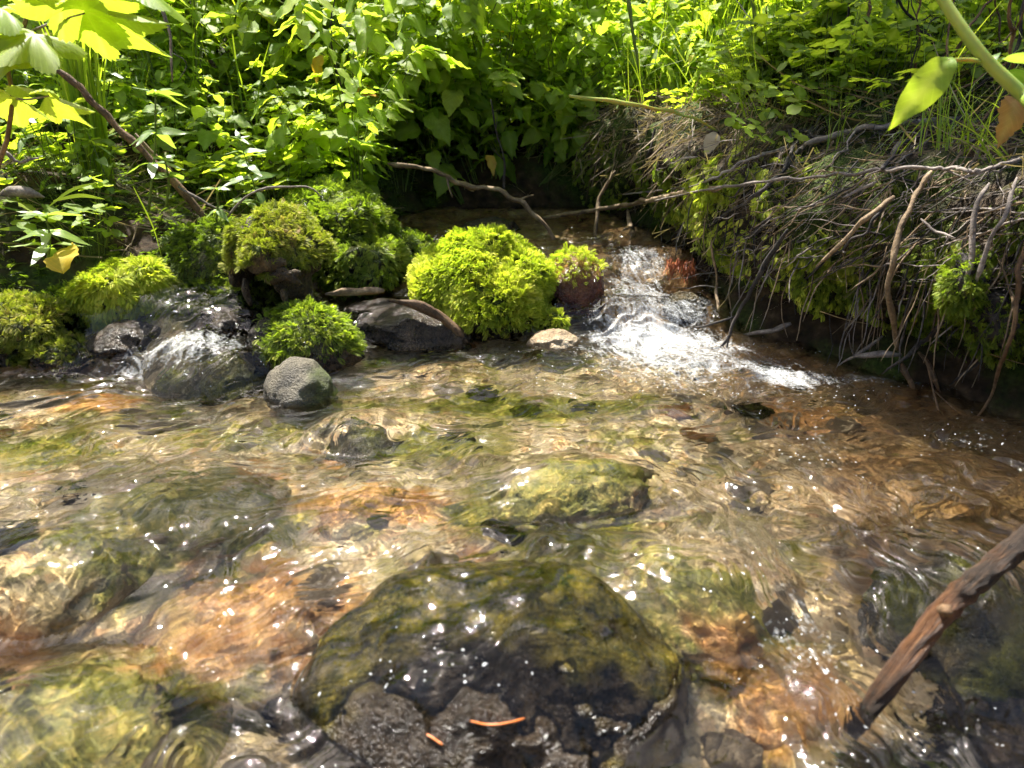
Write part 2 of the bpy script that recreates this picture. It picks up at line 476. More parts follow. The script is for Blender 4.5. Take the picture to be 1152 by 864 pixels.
def mat_water():
    k = NT('clear_stream_water'); p = k.pos()
    f = k.attr('foam_glint')
    glass = k.n('ShaderNodeBsdfPrincipled')
    for a, b in (('Base Color', (0.97, 0.985, 0.97, 1)), ('Roughness', 0.02), ('IOR', 1.333), ('Transmission Weight', 1.0)):
        glass.inputs[a].default_value = b
    foam_glint = k.pbsdf((0.82, 0.84, 0.85), 0.35, 0.5)
    # fine capillary ripples, laid along the current
    def rip(a, b, sd):
        v = k.n('ShaderNodeCombineXYZ', X=k.attr(a), Y=k.attr(b), Z=sd).outputs[0]
        def nz(sc, st, d):
            m = k.n('ShaderNodeVectorMath', _operation='MULTIPLY'); k.set(m, 0, v); m.inputs[1].default_value = (sc / st, sc, 1.0)
            return k.noise(m.outputs[0], 1.0, d, 0.5, 0.6)
        r1 = k.math('ABSOLUTE', k.math('SUBTRACT', nz(62, 3.6, 2), 0.5)); r2 = k.math('ABSOLUTE', k.math('SUBTRACT', nz(135, 3.2, 2), 0.5))
        return k.math('ADD', k.math('MULTIPLY', r1, -1.0), k.math('MULTIPLY', r2, -0.6))
    w = k.attr('wr')
    hgt = k.math('ADD', k.math('MULTIPLY', rip('s0', 'n0', 1.0), k.math('SUBTRACT', 1.0, w)), k.math('MULTIPLY', rip('s1', 'n1', 5.0), w))
    bn = k.bump(k.math('MULTIPLY', hgt, k.attr('turb')), 1.0, RIPPLE)
    k.set(glass, 'Normal', bn)
    v = k.n('ShaderNodeCombineXYZ', X=k.math('MULTIPLY', k.attr('s1'), 26.0), Y=k.math('MULTIPLY', k.attr('n1'), 85.0)).outputs[0]
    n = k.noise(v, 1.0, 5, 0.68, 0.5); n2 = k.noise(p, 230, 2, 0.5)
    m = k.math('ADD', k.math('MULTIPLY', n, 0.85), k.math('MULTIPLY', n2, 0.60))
    fac = k.mrange(k.math('SUBTRACT', k.math('ADD', f, m), 1.14), -0.06, 0.50)  # whitens the water: froth together with sun sparkle painted as colour
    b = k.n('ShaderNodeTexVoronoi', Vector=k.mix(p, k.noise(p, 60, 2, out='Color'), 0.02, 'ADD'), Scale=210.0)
    dots = k.math('MULTIPLY', k.mrange(b.outputs['Distance'], 0.26, 0.16), k.math('GREATER_THAN', k.n('ShaderNodeSeparateColor', Color=b.outputs['Color']).outputs[0], k.math('SUBTRACT', 1.0, k.attr('glint_dots'))))  # white dots painted in for sun glints on the ripples
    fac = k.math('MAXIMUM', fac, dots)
    return k.done(k.mixs(glass.outputs[0], foam_glint, k.math('MULTIPLY', fac, 0.66)))

# ------------------------------------------------------------------ build ground + water sheets
def grid_sheet(xs_of, ys, nx, zf):
    tx = np.linspace(-1, 1, nx)
    Y = np.repeat(ys, nx); X = (tx[None] * xs_of(ys)[:, None]).ravel()
    Z = zf(X, Y)
    i = np.arange(len(ys) - 1)[:, None] * nx; j = np.arange(nx - 1)[None]
    F = np.stack([i + j, i + j + 1, i + nx + j + 1, i + nx + j], -1).reshape(-1, 4)
    return np.stack([X, Y, Z], 1), F

def build_setting():
    # near ground fine, far ground coarse: one sheet, rows growing with distance
    ys = np.concatenate([np.linspace(-3.0, 0.1, 14)[:-1], np.linspace(0.1, 2.6, 260), 2.6 + np.geomspace(0.03, 45, 60)])
    nx = 421
    t = np.linspace(-1, 1, nx); tx = np.sign(t) * (0.032 * np.abs(t) + 0.0 * t + 0.968 * np.abs(t) ** 5)
    tx = np.sign(t) * np.where(np.abs(t) < 0.8, np.abs(t) / 0.8 * 1.6, 1.6 + (np.maximum(np.abs(t) - 0.8, 0) / 0.2) ** 3 * 45)
    Y = np.repeat(ys, nx); X = np.tile(tx, len(ys))
    Z = ground_z(X, Y)
    i = np.arange(len(ys) - 1)[:, None] * nx; j = np.arange(nx - 1)[None]
    F = np.stack([i + j, i + j + 1, i + nx + j + 1, i + nx + j], -1).reshape(-1, 4)
    d, xl, xr = shore(X, Y)
    bed = sstep(-0.02, 0.03, d)
    silt = np.clip(sstep(0.28, 0.42, X + 0.05 * fbm2(X * 6, Y * 6, 77, 3)) * sstep(1.4, 1.1, Y) + sstep(1.30, 1.40, Y) + sstep(0.10, 0.0, d) * (Y < 1.4), 0, 1)
    silt = silt * (0.75 + 0.25 * perlin2(X * 9, Y * 9, 5))
    ru, al = patches(X, Y)
    g = obj('ground', mesh_np('ground', np.stack([X, Y, Z], 1), F, {'bed': bed, 'silt': silt, 'rust': ru, 'alg': al}, mats=[mat_ground()]))
    g['kind'] = 'structure'
    if MNEE: g.cycles.is_caustics_receiver = True
    return g

def build_water():
    ys = np.concatenate([np.geomspace(0.22, 1.45, WNY), np.linspace(1.45, 2.12, WNY // 8)[1:]])
    V, F = grid_sheet(lambda y: 0.25 + 0.80 * y, ys, WNX, lambda x, y: 0 * x)
    X, Y = V[:, 0], V[:, 1]
    Z, T, wx, wy, wr = water_z(X, Y, full=True); V[:, 2] = Z
    def rot(a): return wx * math.cos(a) + wy * math.sin(a), -wx * math.sin(a) + wy * math.cos(a)
    s0, n0 = rot(R(14)); s1, n1 = rot(R(-68))
    foam_glint = 0.50 * np.exp(-(((X - 0.25) / 0.13) ** 2 + ((Y - 1.27) / 0.08) ** 2)) + 0.47 * np.exp(-(((X - 0.25) / 0.09) ** 2 + ((Y - 1.42) / 0.10) ** 2)) + 0.42 * np.exp(-(((X - 0.26) / 0.07) ** 2 + ((Y - 1.56) / 0.07) ** 2))  # white of the fall: some froth, some painted sun sparkle
    foam_glint = foam_glint + 0.50 * np.exp(-(((X - 0.30 + 0.25 * (Y - 1.14)) / 0.24) ** 2 + ((Y - 1.12) / 0.15) ** 2))
    foam_glint = foam_glint + 0.56 * np.exp(-(((X + 0.52) / 0.14) ** 2 + ((Y - 1.09) / 0.06) ** 2))
    foam_glint = foam_glint + 0.32 * np.exp(-(((X - 0.25) / 0.06) ** 2 + ((Y - 0.50) / 0.10) ** 2))
    foam_glint = foam_glint + 0.35 * np.exp(-(((X + 0.2) / 0.10) ** 2 + ((Y - 1.6) / 0.2) ** 2))
    foam_glint = foam_glint + 0.24 * sstep(0.1, 0.5, perlin2(X * 7, Y * 9, 61)) * sstep(0.2, 0.4, X)
    glints = 0.13 * sstep(0.25, 0.55, perlin2(X * 9, Y * 13, 66)) * sstep(0.12, 0.35, X) + 0.30 * np.clip(foam_glint, 0, 0.6)  # where the painted glint dots are strewn
    glints = glints + 0.22 * np.exp(-(((X + 0.09) / 0.06) ** 2 + ((Y - 0.455) / 0.02) ** 2))
    w = obj('stream_water', mesh_np('stream_water', V, F, {'foam_glint': np.clip(foam_glint, 0, 1), 'glint_dots': glints, 's0': s0, 'n0': n0, 's1': s1, 'n1': n1, 'wr': wr, 'turb': np.clip(T / WAVE, 0.5, 2.2)}, mats=[mat_water()]))
    w['kind'] = 'structure'
    if MNEE:
        w.cycles.is_caustics_caster = True
    return w
# ------------------------------------------------------------------ stone materials
def mat_stone(name, dark, mid, light, wet=0.0, speck=120, rough=0.7, mossc=None):
    k = NT(name); p = k.obj()
    n1 = k.noise(p, 14, 5); n2 = k.noise(p, 60, 5, 0.65); n3 = k.noise(p, speck * 3, 2)
    c = k.ramp(k.math('ADD', k.math('MULTIPLY', n1, 0.55), k.math('MULTIPLY', n2, 0.45)), [(0.32, dark), (0.5, mid), (0.66, light)])
    c = k.mix(c, k.ramp(n3, [(0.35, (0.5, 0.5, 0.5)), (0.6, (1.25, 1.25, 1.25))]), 0.55, 'MULTIPLY')
    ms = k.attr('moss')
    if mossc:
        mc = k.ramp(k.noise(p, 90, 3), [(0.3, mossc[0]), (0.7, mossc[1])])
        c = k.mix(c, mc, ms)
    h = k.math('ADD', k.math('MULTIPLY', n2, 0.7), k.math('MULTIPLY', n3, 0.3))
    h = k.math('ADD', h, k.math('MULTIPLY', k.vor(k.mix(p, k.noise(p, 30, 3, out='Color'), 0.03, 'ADD'), speck), 0.20))
    h = k.math('ADD', h, k.math('MULTIPLY', k.noise(p, 24, 4), 0.8))
    r = k.mrange(n2, 0.35, 0.65, rough - 0.12 - 0.25 * wet, rough + 0.1 - 0.35 * wet)
    if wet:
        r = k.mrange(n2, 0.35, 0.65, rough - 0.42 * wet, rough - 0.24 * wet)
        h = k.math('ADD', h, k.math('MULTIPLY', k.noise(p, speck * 2.0, 3, 0.7), 0.9))
    return k.done(k.pbsdf(c, r, 0.5, k.bump(h, 1.0 if wet else 0.9, 0.007 if wet else 0.004)))

def mat_leafy(name, stops, trans=0.45, tint=(0.9, 1.0, 0.35), rough=0.5, spec=0.35, veins=0.0):
    k = NT(name)
    r = k.attr('rnd')
    c = k.ramp(r, stops)
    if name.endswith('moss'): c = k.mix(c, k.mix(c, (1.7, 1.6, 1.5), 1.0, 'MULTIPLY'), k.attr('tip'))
    if veins:
        sv = k.math('FRACT', k.math('SUBTRACT', k.math('MULTIPLY', k.attr('ly'), 8.0), k.math('MULTIPLY', k.math('ABSOLUTE', k.attr('lx')), 9.0)))
        sv = k.mrange(k.math('ABSOLUTE', k.math('SUBTRACT', sv, 0.5)), 0.0, 0.10, 1.0, 0.0)
        c = k.mix(c, k.mix(c, (1.55, 1.45, 1.9), 1.0, 'MULTIPLY'), k.math('MULTIPLY', sv, 0.55))
        c = k.mix(c, (0.34, 0.40, 0.13), k.math('MULTIPLY', k.attr('vein'), veins))
        n = k.noise(k.obj(), 60, 3)
        c = k.mix(c, k.ramp(n, [(0.35, (0.75, 0.75, 0.7)), (0.65, (1.15, 1.15, 1.1))]), 0.6, 'MULTIPLY')
    d = k.pbsdf(c, rough, spec)
    t = k.n('ShaderNodeBsdfTranslucent', Color=k.mix(c, tint, 1.0, 'MULTIPLY')).outputs[0] if False else k.n('ShaderNodeBsdfTranslucent', Color=k.mix(k.mix(c, tint, 0.25), (1.3, 1.36, 0.8) if name.endswith('moss') else (1.75, 1.65, 0.85), 1.0, 'MULTIPLY')).outputs[0]
    return k.done(k.mixs(d, t, trans))

M = {}
def make_materials():
    gm = ((0.02, 0.03, 0.004), (0.09, 0.12, 0.015))
    M['grey'] = mat_stone('grey_river_stone', (0.045, 0.038, 0.026), (0.115, 0.097, 0.066), (0.23, 0.20, 0.14), 0.45, 170, 0.75, gm)
    M['wet'] = mat_stone('wet_dark_stone', (0.009, 0.007, 0.005), (0.032, 0.022, 0.014), (0.085, 0.058, 0.036), 0.95, 110, 0.5, gm)
    M['purple'] = mat_stone('wet_plum_stone', (0.007, 0.005, 0.003), (0.024, 0.016, 0.009), (0.070, 0.048, 0.028), 0.95, 130, 0.5, ((0.028, 0.036, 0.004), (0.27, 0.20, 0.025)))
    M['algae'] = mat_stone('algae_covered_stone', (0.05, 0.040, 0.010), (0.20, 0.155, 0.035), (0.46, 0.33, 0.12), 0.3, 120, 0.6, ((0.035, 0.042, 0.004), (0.16, 0.145, 0.018)))
    M['algae'] = mat_bedstone()
    M['wetmoss'] = mat_stone('slimy_dark_stone', (0.012, 0.010, 0.006), (0.05, 0.038, 0.016), (0.14, 0.10, 0.04), 0.8, 110, 0.5, ((0.03, 0.034, 0.004), (0.12, 0.11, 0.015)))
    M['rust'] = mat_stone('rusty_stone', (0.16, 0.05, 0.012), (0.42, 0.17, 0.045), (0.60, 0.36, 0.14), 0.2, 120, 0.6, gm)
    M['red'] = mat_stone('wet_red_stone', (0.030, 0.008, 0.005), (0.085, 0.022, 0.011), (0.16, 0.055, 0.025), 0.8, 90, 0.45, ((0.10, 0.05, 0.01), (0.22, 0.11, 0.02)))
    M['tan'] = mat_stone('tan_stone', (0.16, 0.10, 0.05), (0.36, 0.26, 0.15), (0.55, 0.45, 0.30), 0.3, 140, 0.6, gm)
    M['wood'] = mat_stone('rotten_wood', (0.012, 0.007, 0.003), (0.055, 0.034, 0.014), (0.20, 0.14, 0.06), 0.1, 60, 0.8, gm)
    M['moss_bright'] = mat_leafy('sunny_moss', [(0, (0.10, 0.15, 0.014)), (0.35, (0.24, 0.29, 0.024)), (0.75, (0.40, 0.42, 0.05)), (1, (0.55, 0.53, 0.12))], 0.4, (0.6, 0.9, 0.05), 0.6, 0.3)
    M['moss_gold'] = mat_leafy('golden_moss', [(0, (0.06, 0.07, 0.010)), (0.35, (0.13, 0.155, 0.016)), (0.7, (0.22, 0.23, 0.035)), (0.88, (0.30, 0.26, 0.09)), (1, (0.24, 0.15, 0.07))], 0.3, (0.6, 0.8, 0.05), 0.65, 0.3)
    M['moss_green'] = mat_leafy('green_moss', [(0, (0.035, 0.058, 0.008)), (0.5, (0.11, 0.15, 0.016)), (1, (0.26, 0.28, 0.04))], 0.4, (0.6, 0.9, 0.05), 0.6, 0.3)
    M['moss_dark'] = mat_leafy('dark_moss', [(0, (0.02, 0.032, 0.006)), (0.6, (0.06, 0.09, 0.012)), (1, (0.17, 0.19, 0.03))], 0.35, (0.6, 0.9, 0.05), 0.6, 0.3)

# ------------------------------------------------------------------ stones
def rock_mesh(name, r, seed, mat, sub=5, amp=0.16, freq=1.7, rotz=0.0, tilt=(0, 0), flat=0.35, moss=None, carve=None, fine=0.03, attr_fn=None):
    V, F = ico(sub)
    n = fbm3(V * freq + seed * 3.17, seed, 4)
    V2 = V * (1 + amp * n)[:, None]
    V2 = V2 + V * (fine * fbm3(V * 7 + seed, seed + 5, 3))[:, None]
    # a few flattened facets so that it reads as stone and not as a ball
    rs = np.random.default_rng(seed)
    for q in range(7):
        d = norm(rs.normal(size=3)); lim = 0.82 + 0.14 * rs.random()
        h = V2 @ d
        V2 = V2 - np.clip(h - lim, 0, None)[:, None] * d * flat * 2
    if carve is not None: V2 = carve(V2)
    V2 = V2 * np.array(r)
    ca, sa = math.cos(rotz), math.sin(rotz)
    tx, ty = tilt
    Rm = np.array(Matrix.Rotation(rotz, 3, 'Z') @ Matrix.Rotation(tx, 3, 'X') @ Matrix.Rotation(ty, 3, 'Y'))
    V2 = V2 @ Rm.T
    N = vnormals(V2, F)
    at = attr_fn(V2, N) if attr_fn is not None else {}
    ms = moss(V2, N) if moss is not None else np.zeros(len(V2))
    return mesh_np(name, V2, F, {'moss': ms, **at}, mats=[mat]), V2, F, N

def frond_template(pairs=6, wid=0.34, droop=0.35, tip=True):
    V = []; F = []
    def stem(t): return np.array([0, t, 0.10 * math.sin(t * 2.2) - droop * t * t])
    for i in range(pairs):
        t = 0.06 + 0.80 * i / pairs
        L = wid * (0.55 + 0.75 * math.sin(math.pi * (0.15 + 0.8 * i / pairs)))
        for s in (-1, 1):
            b = stem(t); d = np.array([s * 0.80, 0.62, 0.10]); d /= np.linalg.norm(d)
            w = np.array([-s * d[1], d[0] * s, 0]) * 0.17 * L
            k = len(V)
            V += [b, b + d * L * 0.5 + w * 0.8 + [0, 0, 0.03], b + d * L + [0, 0, -0.05 * L], b + d * L * 0.5 - w * 0.8]
            F.append([k, k + 1, k + 2, k + 3])
    # the growing tip and the stem ribbon
    k = len(V); a = stem(0.82); e = stem(1.0)
    V += [a, (a + e) / 2 + [0.05, 0, 0.01], e, (a + e) / 2 - [0.05, 0, 0]]; F.append([k, k + 1, k + 2, k + 3])
    k = len(V); a = stem(0); m = stem(0.5)
    V += [a + [0.025, 0, 0], m + [0.02, 0, 0], m - [0.02, 0, 0], a - [0.025, 0, 0]]; F.append([k, k + 1, k + 2, k + 3])
    return np.array(V, float), np.array(F, np.int32)

FR = None
def moss_mesh(name, V, F, N, count, L, mat, rg, weight, down=0.5, out=0.65, jitter=0.5, lift=0.0, seedf=14.0, clump=0.35):
    global FR
    if FR is None: FR = [frond_template(7, 0.30, 0.35), frond_template(6, 0.36, 0.15), frond_template(8, 0.24, 0.6)]
    P, Nn = sample_surface(V, F, count, rg, weight)
    dn = np.array([0, 0, -1.0]) - Nn * (Nn @ np.array([0, 0, -1.0]))[:, None]
    w = np.stack([perlin3(P * seedf + 11 * q, 50 + q) for q in range(3)], 1)
    fwd = Nn * out + dn * down + w * clump * 1.6 + rg.normal(size=P.shape) * jitter * 0.5
    up = Nn + rg.normal(size=P.shape) * 0.35
    Fm = frames_from(fwd, up)
    sc = L * (0.6 + 0.7 * rg.random(count)) * (1 + 0.35 * w[:, 0])
    rnd = np.clip(0.5 + 0.33 * w[:, 1] + 0.20 * rg.normal(size=count), 0, 1)
    parts = []
    which = rg.integers(0, 3, count)
    P = P + Nn * (lift * (0.4 + rg.random(count)) + 0.004 * w[:, 2:3].ravel())[:, None]
    for q in range(3):
        m = which == q
        TV, TF = FR[q]
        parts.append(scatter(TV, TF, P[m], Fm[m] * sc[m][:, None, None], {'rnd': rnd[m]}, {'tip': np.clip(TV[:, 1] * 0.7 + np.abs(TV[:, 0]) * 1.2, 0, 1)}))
    Vv, Fs, A = merge(parts)
    return mesh_np(name, Vv, Fs, A, smooth=False, mats=[mat])

def receiver(o):
    if MNEE: o.cycles.is_caustics_receiver = True
    return o

def mossy_stone(name, label, cat, c, r, seed, stone_mat, moss_mat, count, L, mask, rotz=0.0, tilt=(0, 0), down=0.5, out=0.65,
                carve=None, amp=0.16, flat=0.35, lift=0.002, sub=5, part='stone', extra=None, clump=0.35):
    t = thing(name, label, cat, c)
    me, V, F, N = rock_mesh(part, r, seed, stone_mat, sub, amp, 1.7, rotz, tilt, flat, mask, carve)
    receiver(obj(part, me, t))
    rg = np.random.default_rng(seed + 900)
    def weight(C, Nn): return np.clip(mask(C, Nn), 0, 1)
    mm = moss_mesh('moss_cover', V, F, N, count, L, moss_mat, rg, weight, down, out, lift=lift, clump=clump)
    obj('moss_cover', mm, t)
    return t, V, F, N

def stone(name, label, cat, c, r, seed, mat, rotz=0.0, tilt=(0, 0), amp=0.15, flat=0.35, sub=5, moss=None, group=None, fine=0.03, bedded=False):
    def af(P, N):
        ru, al = patches(P[:, 0] + c[0], P[:, 1] + c[1])
        return {'rust': ru, 'alg': np.clip(al * sstep(0.1, 0.6, N[:, 2]) + 0.25, 0, 1) * (1 - 0.7 * ru)}
    me, V, F, N = rock_mesh(name, r, seed, mat, sub, amp, 1.7, rotz, tilt, flat, moss, None, fine, attr_fn=af if bedded else None)
    o = receiver(obj(name, me, None, c)); tag(o, label, cat, group)
    return o

def top_mask(lo, hi, seed, freq=18, noise=0.25, holes=0.55):
    def f(P, N):
        h = 1 - holes * sstep(0.10, 0.45, perlin3(P * 26 + 1.7, seed + 9) + 0.4 * perlin3(P * 60, seed + 3))
        return sstep(lo, hi, N[:, 2] + noise * perlin3(P * freq, seed)) * h
    return f

def build_rocks():
    make_materials()
    # --- the hero: bright cushion of moss
    def hero(P, N): return sstep(-0.75, -0.30, N[:, 2] + 0.3 * perlin3(P * 14, 3)) * sstep(-0.055, -0.010, P[:, 2] + 0.03 * perlin3(P * 16, 1) - 0.30 * np.clip(P[:, 0], 0, 1) * sstep(0.0, -0.05, P[:, 1]))
    mossy_stone('mossy_boulder', 'big stone under a thick bright yellow-green moss cushion in midstream', 'boulder', (-0.054, 1.37, 0.050), (0.116, 0.12, 0.100), 11, M['wet'], M['moss_bright'],
                19000, 0.0150, hero, down=0.45, out=0.70, amp=0.24, lift=0.008, clump=0.6)
    # --- red-brown stone with a moss cap
    def cap(P, N): return sstep(0.1, 0.5, N[:, 2] - 8 * P[:, 0] + 0.2 * perlin3(P * 25, 4)) * sstep(0.02, 0.045, P[:, 2])
    t, V, F, N = mossy_stone('red_stone', 'wet red-brown stone with an orange edge, right against the bright moss cushion', 'stone', (0.118, 1.40, 0.052), (0.062, 0.075, 0.072), 23, M['red'], M['moss_bright'],
                520, 0.013, cap, down=0.3, out=0.7, amp=0.12, lift=0.003)
    # little tuft of moss at the foot of the boulder
    def al(P, N): return sstep(-0.2, 0.2, N[:, 2])
    mossy_stone('moss_tuft_stone', 'tiny stone topped by a pale green moss tuft in front of the red stone', 'stone', (0.078, 1.285, 0.018), (0.022, 0.02, 0.02), 29, M['wet'], M['moss_bright'], 260, 0.013, al, lift=0.002, sub=4)
    # --- mossy rotten log end with the hollow below
    def carve(V):
        d = V - np.array([-0.32, -0.85, -0.50]); q = np.exp(-((d[:, 0] / 0.42) ** 4 + d[:, 1] ** 2 / 0.6 + (d[:, 2] / 0.46) ** 4))
        return V + q[:, None] * np.array([0.05, 1.15, 0.10])
    def logm(P, N): return sstep(-0.20, 0.15, N[:, 2] + 0.35 * perlin3(P * 16, 8)) * sstep(-0.022, 0.006, P[:, 2] + 0.02 * perlin3(P * 30, 2)) * (1 - 0.85 * sstep(0.30, 0.5, perlin3(P * 22 + 3, 9)))
    t, V, F, N = mossy_stone('rotten_log_end', 'rotten log end wearing golden moss, with a black hollow under its face', 'log', (-0.408, 1.285, 0.143), (0.070, 0.11, 0.078), 31, M['wood'], M['moss_gold'],
                6500, 0.0135, logm, down=0.45, out=0.6, amp=0.26, lift=0.003, carve=carve, part='wood', tilt=(0.1, 0.0))
    # splintered lip of wood over the hollow
    for q, (u0, v0, u1, v1, rr) in enumerate(((282, 300, 322, 292, 0.011), (300, 312, 338, 304, 0.010), (318, 322, 326, 345, 0.006), (308, 296, 340, 318, 0.007), (275, 310, 282, 340, 0.006))):
        a = at_y(u0, v0, 1.185); b = at_y(u1, v1, 1.185)
        path = smooth_path([a, (a + b) / 2 + [0, -0.008, 0.004], b], 9)
        Vv, Fs, A = tube(path - np.array([-0.408, 1.285, 0.148]), rr * np.array([0.6, 0.9, 1, 1, 0.95, 1, 0.9, 0.8, 0.4]), 8, q, rough=0.5)
        obj('splinter', mesh_np('splinter', Vv, Fs, A, mats=[M['wood']]), t)
    # --- mossy boulder behind the log
    gm = top_mask(-0.45, 0.0, 12)
    mossy_stone('mossy_boulder', 'broad deep-green mossy boulder sloping down behind the rotten log end', 'boulder', (-0.375, 1.54, 0.120), (0.115, 0.13, 0.110), 41, M['wet'], M['moss_green'], 7500, 0.015, gm, down=0.6, out=0.5, lift=0.004, rotz=0.4, clump=0.5, amp=0.3)
    mossy_stone('mossy_boulder', 'low mossy boulder shelving towards the water right of the rotten log end', 'boulder', (-0.300, 1.44, 0.080), (0.085, 0.085, 0.06), 43, M['wet'], M['moss_green'], 2600, 0.015, gm, down=0.7, out=0.45, lift=0.003, clump=0.5, amp=0.3)
    # --- left mounds
    mossy_stone('mossy_stone', 'rounded stone with long combed yellow-green moss beside the yellow dead leaf', 'stone', (-0.675, 1.275, 0.070), (0.085, 0.085, 0.066), 47, M['wet'], M['moss_bright'], 8500, 0.016, top_mask(-0.5, 0.0, 14), down=0.9, out=0.35, lift=0.003, clump=0.45, amp=0.28)
    mossy_stone('mossy_stone', 'pale mossy stone at the water edge on the far left', 'stone', (-0.83, 1.165, 0.040), (0.085, 0.07, 0.055), 53, M['wet'], M['moss_gold'], 4500, 0.013, top_mask(-0.4, 0.1, 15), down=0.5, out=0.6, lift=0.003, amp=0.3)
    mossy_stone('mossy_stone', 'dark mossy stone between the combed moss stone and the rotten log end', 'stone', (-0.545, 1.36, 0.095), (0.105, 0.10, 0.085), 59, M['wet'], M['moss_dark'], 3600, 0.015, top_mask(-0.6, -0.1, 16), down=0.7, out=0.45, lift=0.003)
    mossy_stone('mossy_stone', 'shaded green moss hump under the leaves behind the brown stem', 'stone', (-0.58, 1.85, 0.17), (0.16, 0.12, 0.10), 61, M['wet'], M['moss_dark'], 3000, 0.017, top_mask(-0.4, 0.1, 17), down=0.6, out=0.5, lift=0.003)
    mossy_stone('mossy_stone', 'small mossy stone tucked under the pale moss stone on the left', 'stone', (-0.735, 1.14, 0.005), (0.05, 0.045, 0.035), 63, M['wet'], M['moss_gold'], 600, 0.012, top_mask(0.1, 0.6, 17), down=0.4, out=0.6, lift=0.002)
    mossy_stone('mossy_stone', 'low dark mossy hump joining the two moss stones on the far left', 'stone', (-0.765, 1.255, 0.035), (0.11, 0.075, 0.055), 65, M['wet'], M['moss_dark'], 2600, 0.014, top_mask(-0.4, 0.1, 27), down=0.6, out=0.5, lift=0.003, amp=0.3)
    mossy_stone('mossy_stone', 'low mossy hump hard against the left foot of the rotten log end', 'stone', (-0.50, 1.30, 0.050), (0.09, 0.075, 0.060), 66, M['wet'], M['moss_green'], 2200, 0.014, top_mask(-0.4, 0.1, 28), down=0.7, out=0.45, lift=0.003, amp=0.3)
    mossy_stone('mossy_stone', 'flat mossy ledge under the leaves behind the combed moss stone', 'stone', (-0.70, 1.42, 0.085), (0.15, 0.10, 0.060), 68, M['wet'], M['moss_green'], 3400, 0.015, top_mask(-0.4, 0.1, 29), down=0.5, out=0.5, lift=0.003, amp=0.3)
    mossy_stone('mossy_stone', 'mossy ledge at the water between the broad boulder and the upper stream', 'stone', (-0.265, 1.58, 0.080), (0.09, 0.11, 0.050), 69, M['wet'], M['moss_dark'], 2200, 0.014, top_mask(-0.3, 0.2, 30), down=0.6, out=0.5, lift=0.003, amp=0.3)
    # --- wet stone with a moss fringe under the log
    def fr(P, N): return sstep(0.05, 0.5, N[:, 2] + 0.5 * perlin3(P * 20, 18)) * sstep(-0.01, 0.02, P[:, 2]) * sstep(-0.06, -0.02, P[:, 0])
    mossy_stone('wet_stone', 'dark wet stone with a ragged moss fringe under the rotten log end', 'stone', (-0.345, 1.150, 0.018), (0.095, 0.075, 0.066), 67, M['wet'], M['moss_green'], 1500, 0.014, fr, down=0.6, out=0.5, lift=0.002)
    stone('wet_stone', 'smooth brown-grey wet stone between the left cascade and the moss fringe', 'stone', (-0.485, 1.205, 0.028), (0.062, 0.05, 0.042), 71, M['wet'], 0.4)
    stone('wet_stone', 'small wet stone in the left cascade under the combed moss', 'stone', (-0.64, 1.16, 0.028), (0.055, 0.04, 0.032), 72, M['wet'], 0.9)
    def gmask(P, N): return sstep(-0.005, 0.030, P[:, 0] - 0.4 * P[:, 2] + 0.015 * perlin3(P * 60, 5)) * 0.9
    stone('round_stone', 'smooth round grey stone rising from the pool at centre left', 'stone', (-0.312, 1.005, -0.004), (0.052, 0.055, 0.056), 73, M['grey'], 0.3, amp=0.10, flat=0.15, moss=gmask, fine=0.022)
    # --- wet slab left of the boulder + bark
    stone('wet_slab', 'dark glistening wet slab left of the bright moss cushion', 'stone', (-0.185, 1.275, 0.008), (0.125, 0.075, 0.046), 79, M['wet'], -0.35, (0.0, 0.18), flat=0.6, amp=0.2)
    stone('wet_stone', 'low wet stone in the upper stream behind the dark wet slab', 'stone', (-0.24, 1.62, 0.085), (0.06, 0.05, 0.035), 83, M['wet'], 0.2)
    stone('wet_stone', 'wet stone in the upper stream behind the bright moss cushion', 'stone', (-0.06, 1.78, 0.090), (0.09, 0.06, 0.035), 84, M['wet'], 0.8)
    stone('wet_stone', 'wet brown stone parting the small fall', 'stone', (0.335, 1.395, 0.012), (0.05, 0.05, 0.035), 85, M['wetmoss'], 0.8)
    stone('tan_stone', 'small tan stone at the foot of the bright moss cushion', 'stone', (0.072, 1.225, 0.0), (0.046, 0.034, 0.026), 89, M['tan'], 0.2)
    # --- foreground boulder
    def fmask(P, N): return np.clip(sstep(-0.080, -0.005, P[:, 1] + 0.09 * perlin3(P * 18, 6) + 0.05 * perlin3(P * 50, 8)) * (0.45 + 0.55 * sstep(-0.3, 0.2, perlin3(P * 22, 9))) * sstep(0.25, 0.7, N[:, 2] + 0.3 * perlin3(P * 14, 7)) , 0, 1)
    stone('foreground_boulder', 'large dark wet boulder half awash in front, its top stained green and gold', 'boulder', (-0.015, 0.506, -0.094), (0.172, 0.140, 0.110), 98, M['purple'], 0.15, amp=0.11, flat=0.35, sub=6, moss=fmask, fine=0.025)
    # --- stones below the surface
    full = lambda P, N: sstep(-0.3, 0.3, perlin3(P * 20, 33))
    subs = [
        (1, 'algae', 'green algae-covered stone humping up the water in mid pool', 101),
        (2, 'algae', 'broad olive stone under the water at left', 103),
        (3, 'wetmoss', 'wet stone under the sheet of water of the left cascade', 105),
        (4, 'algae', 'mottled stone just under the water at the left edge', 107),
        (5, 'wetmoss', 'dark awash stone behind the red-brown branch', 109),
        (6, 'algae', 'blurred dark green stone in the bottom left corner', 111),
        (7, 'wetmoss', 'wet hump of stone just in front of the round grey stone', 113),
        (8, 'algae', 'stone awash right of the foreground boulder', 115),
        (9, 'wet', 'dark stone in the chute at bottom right', 117),
    ]
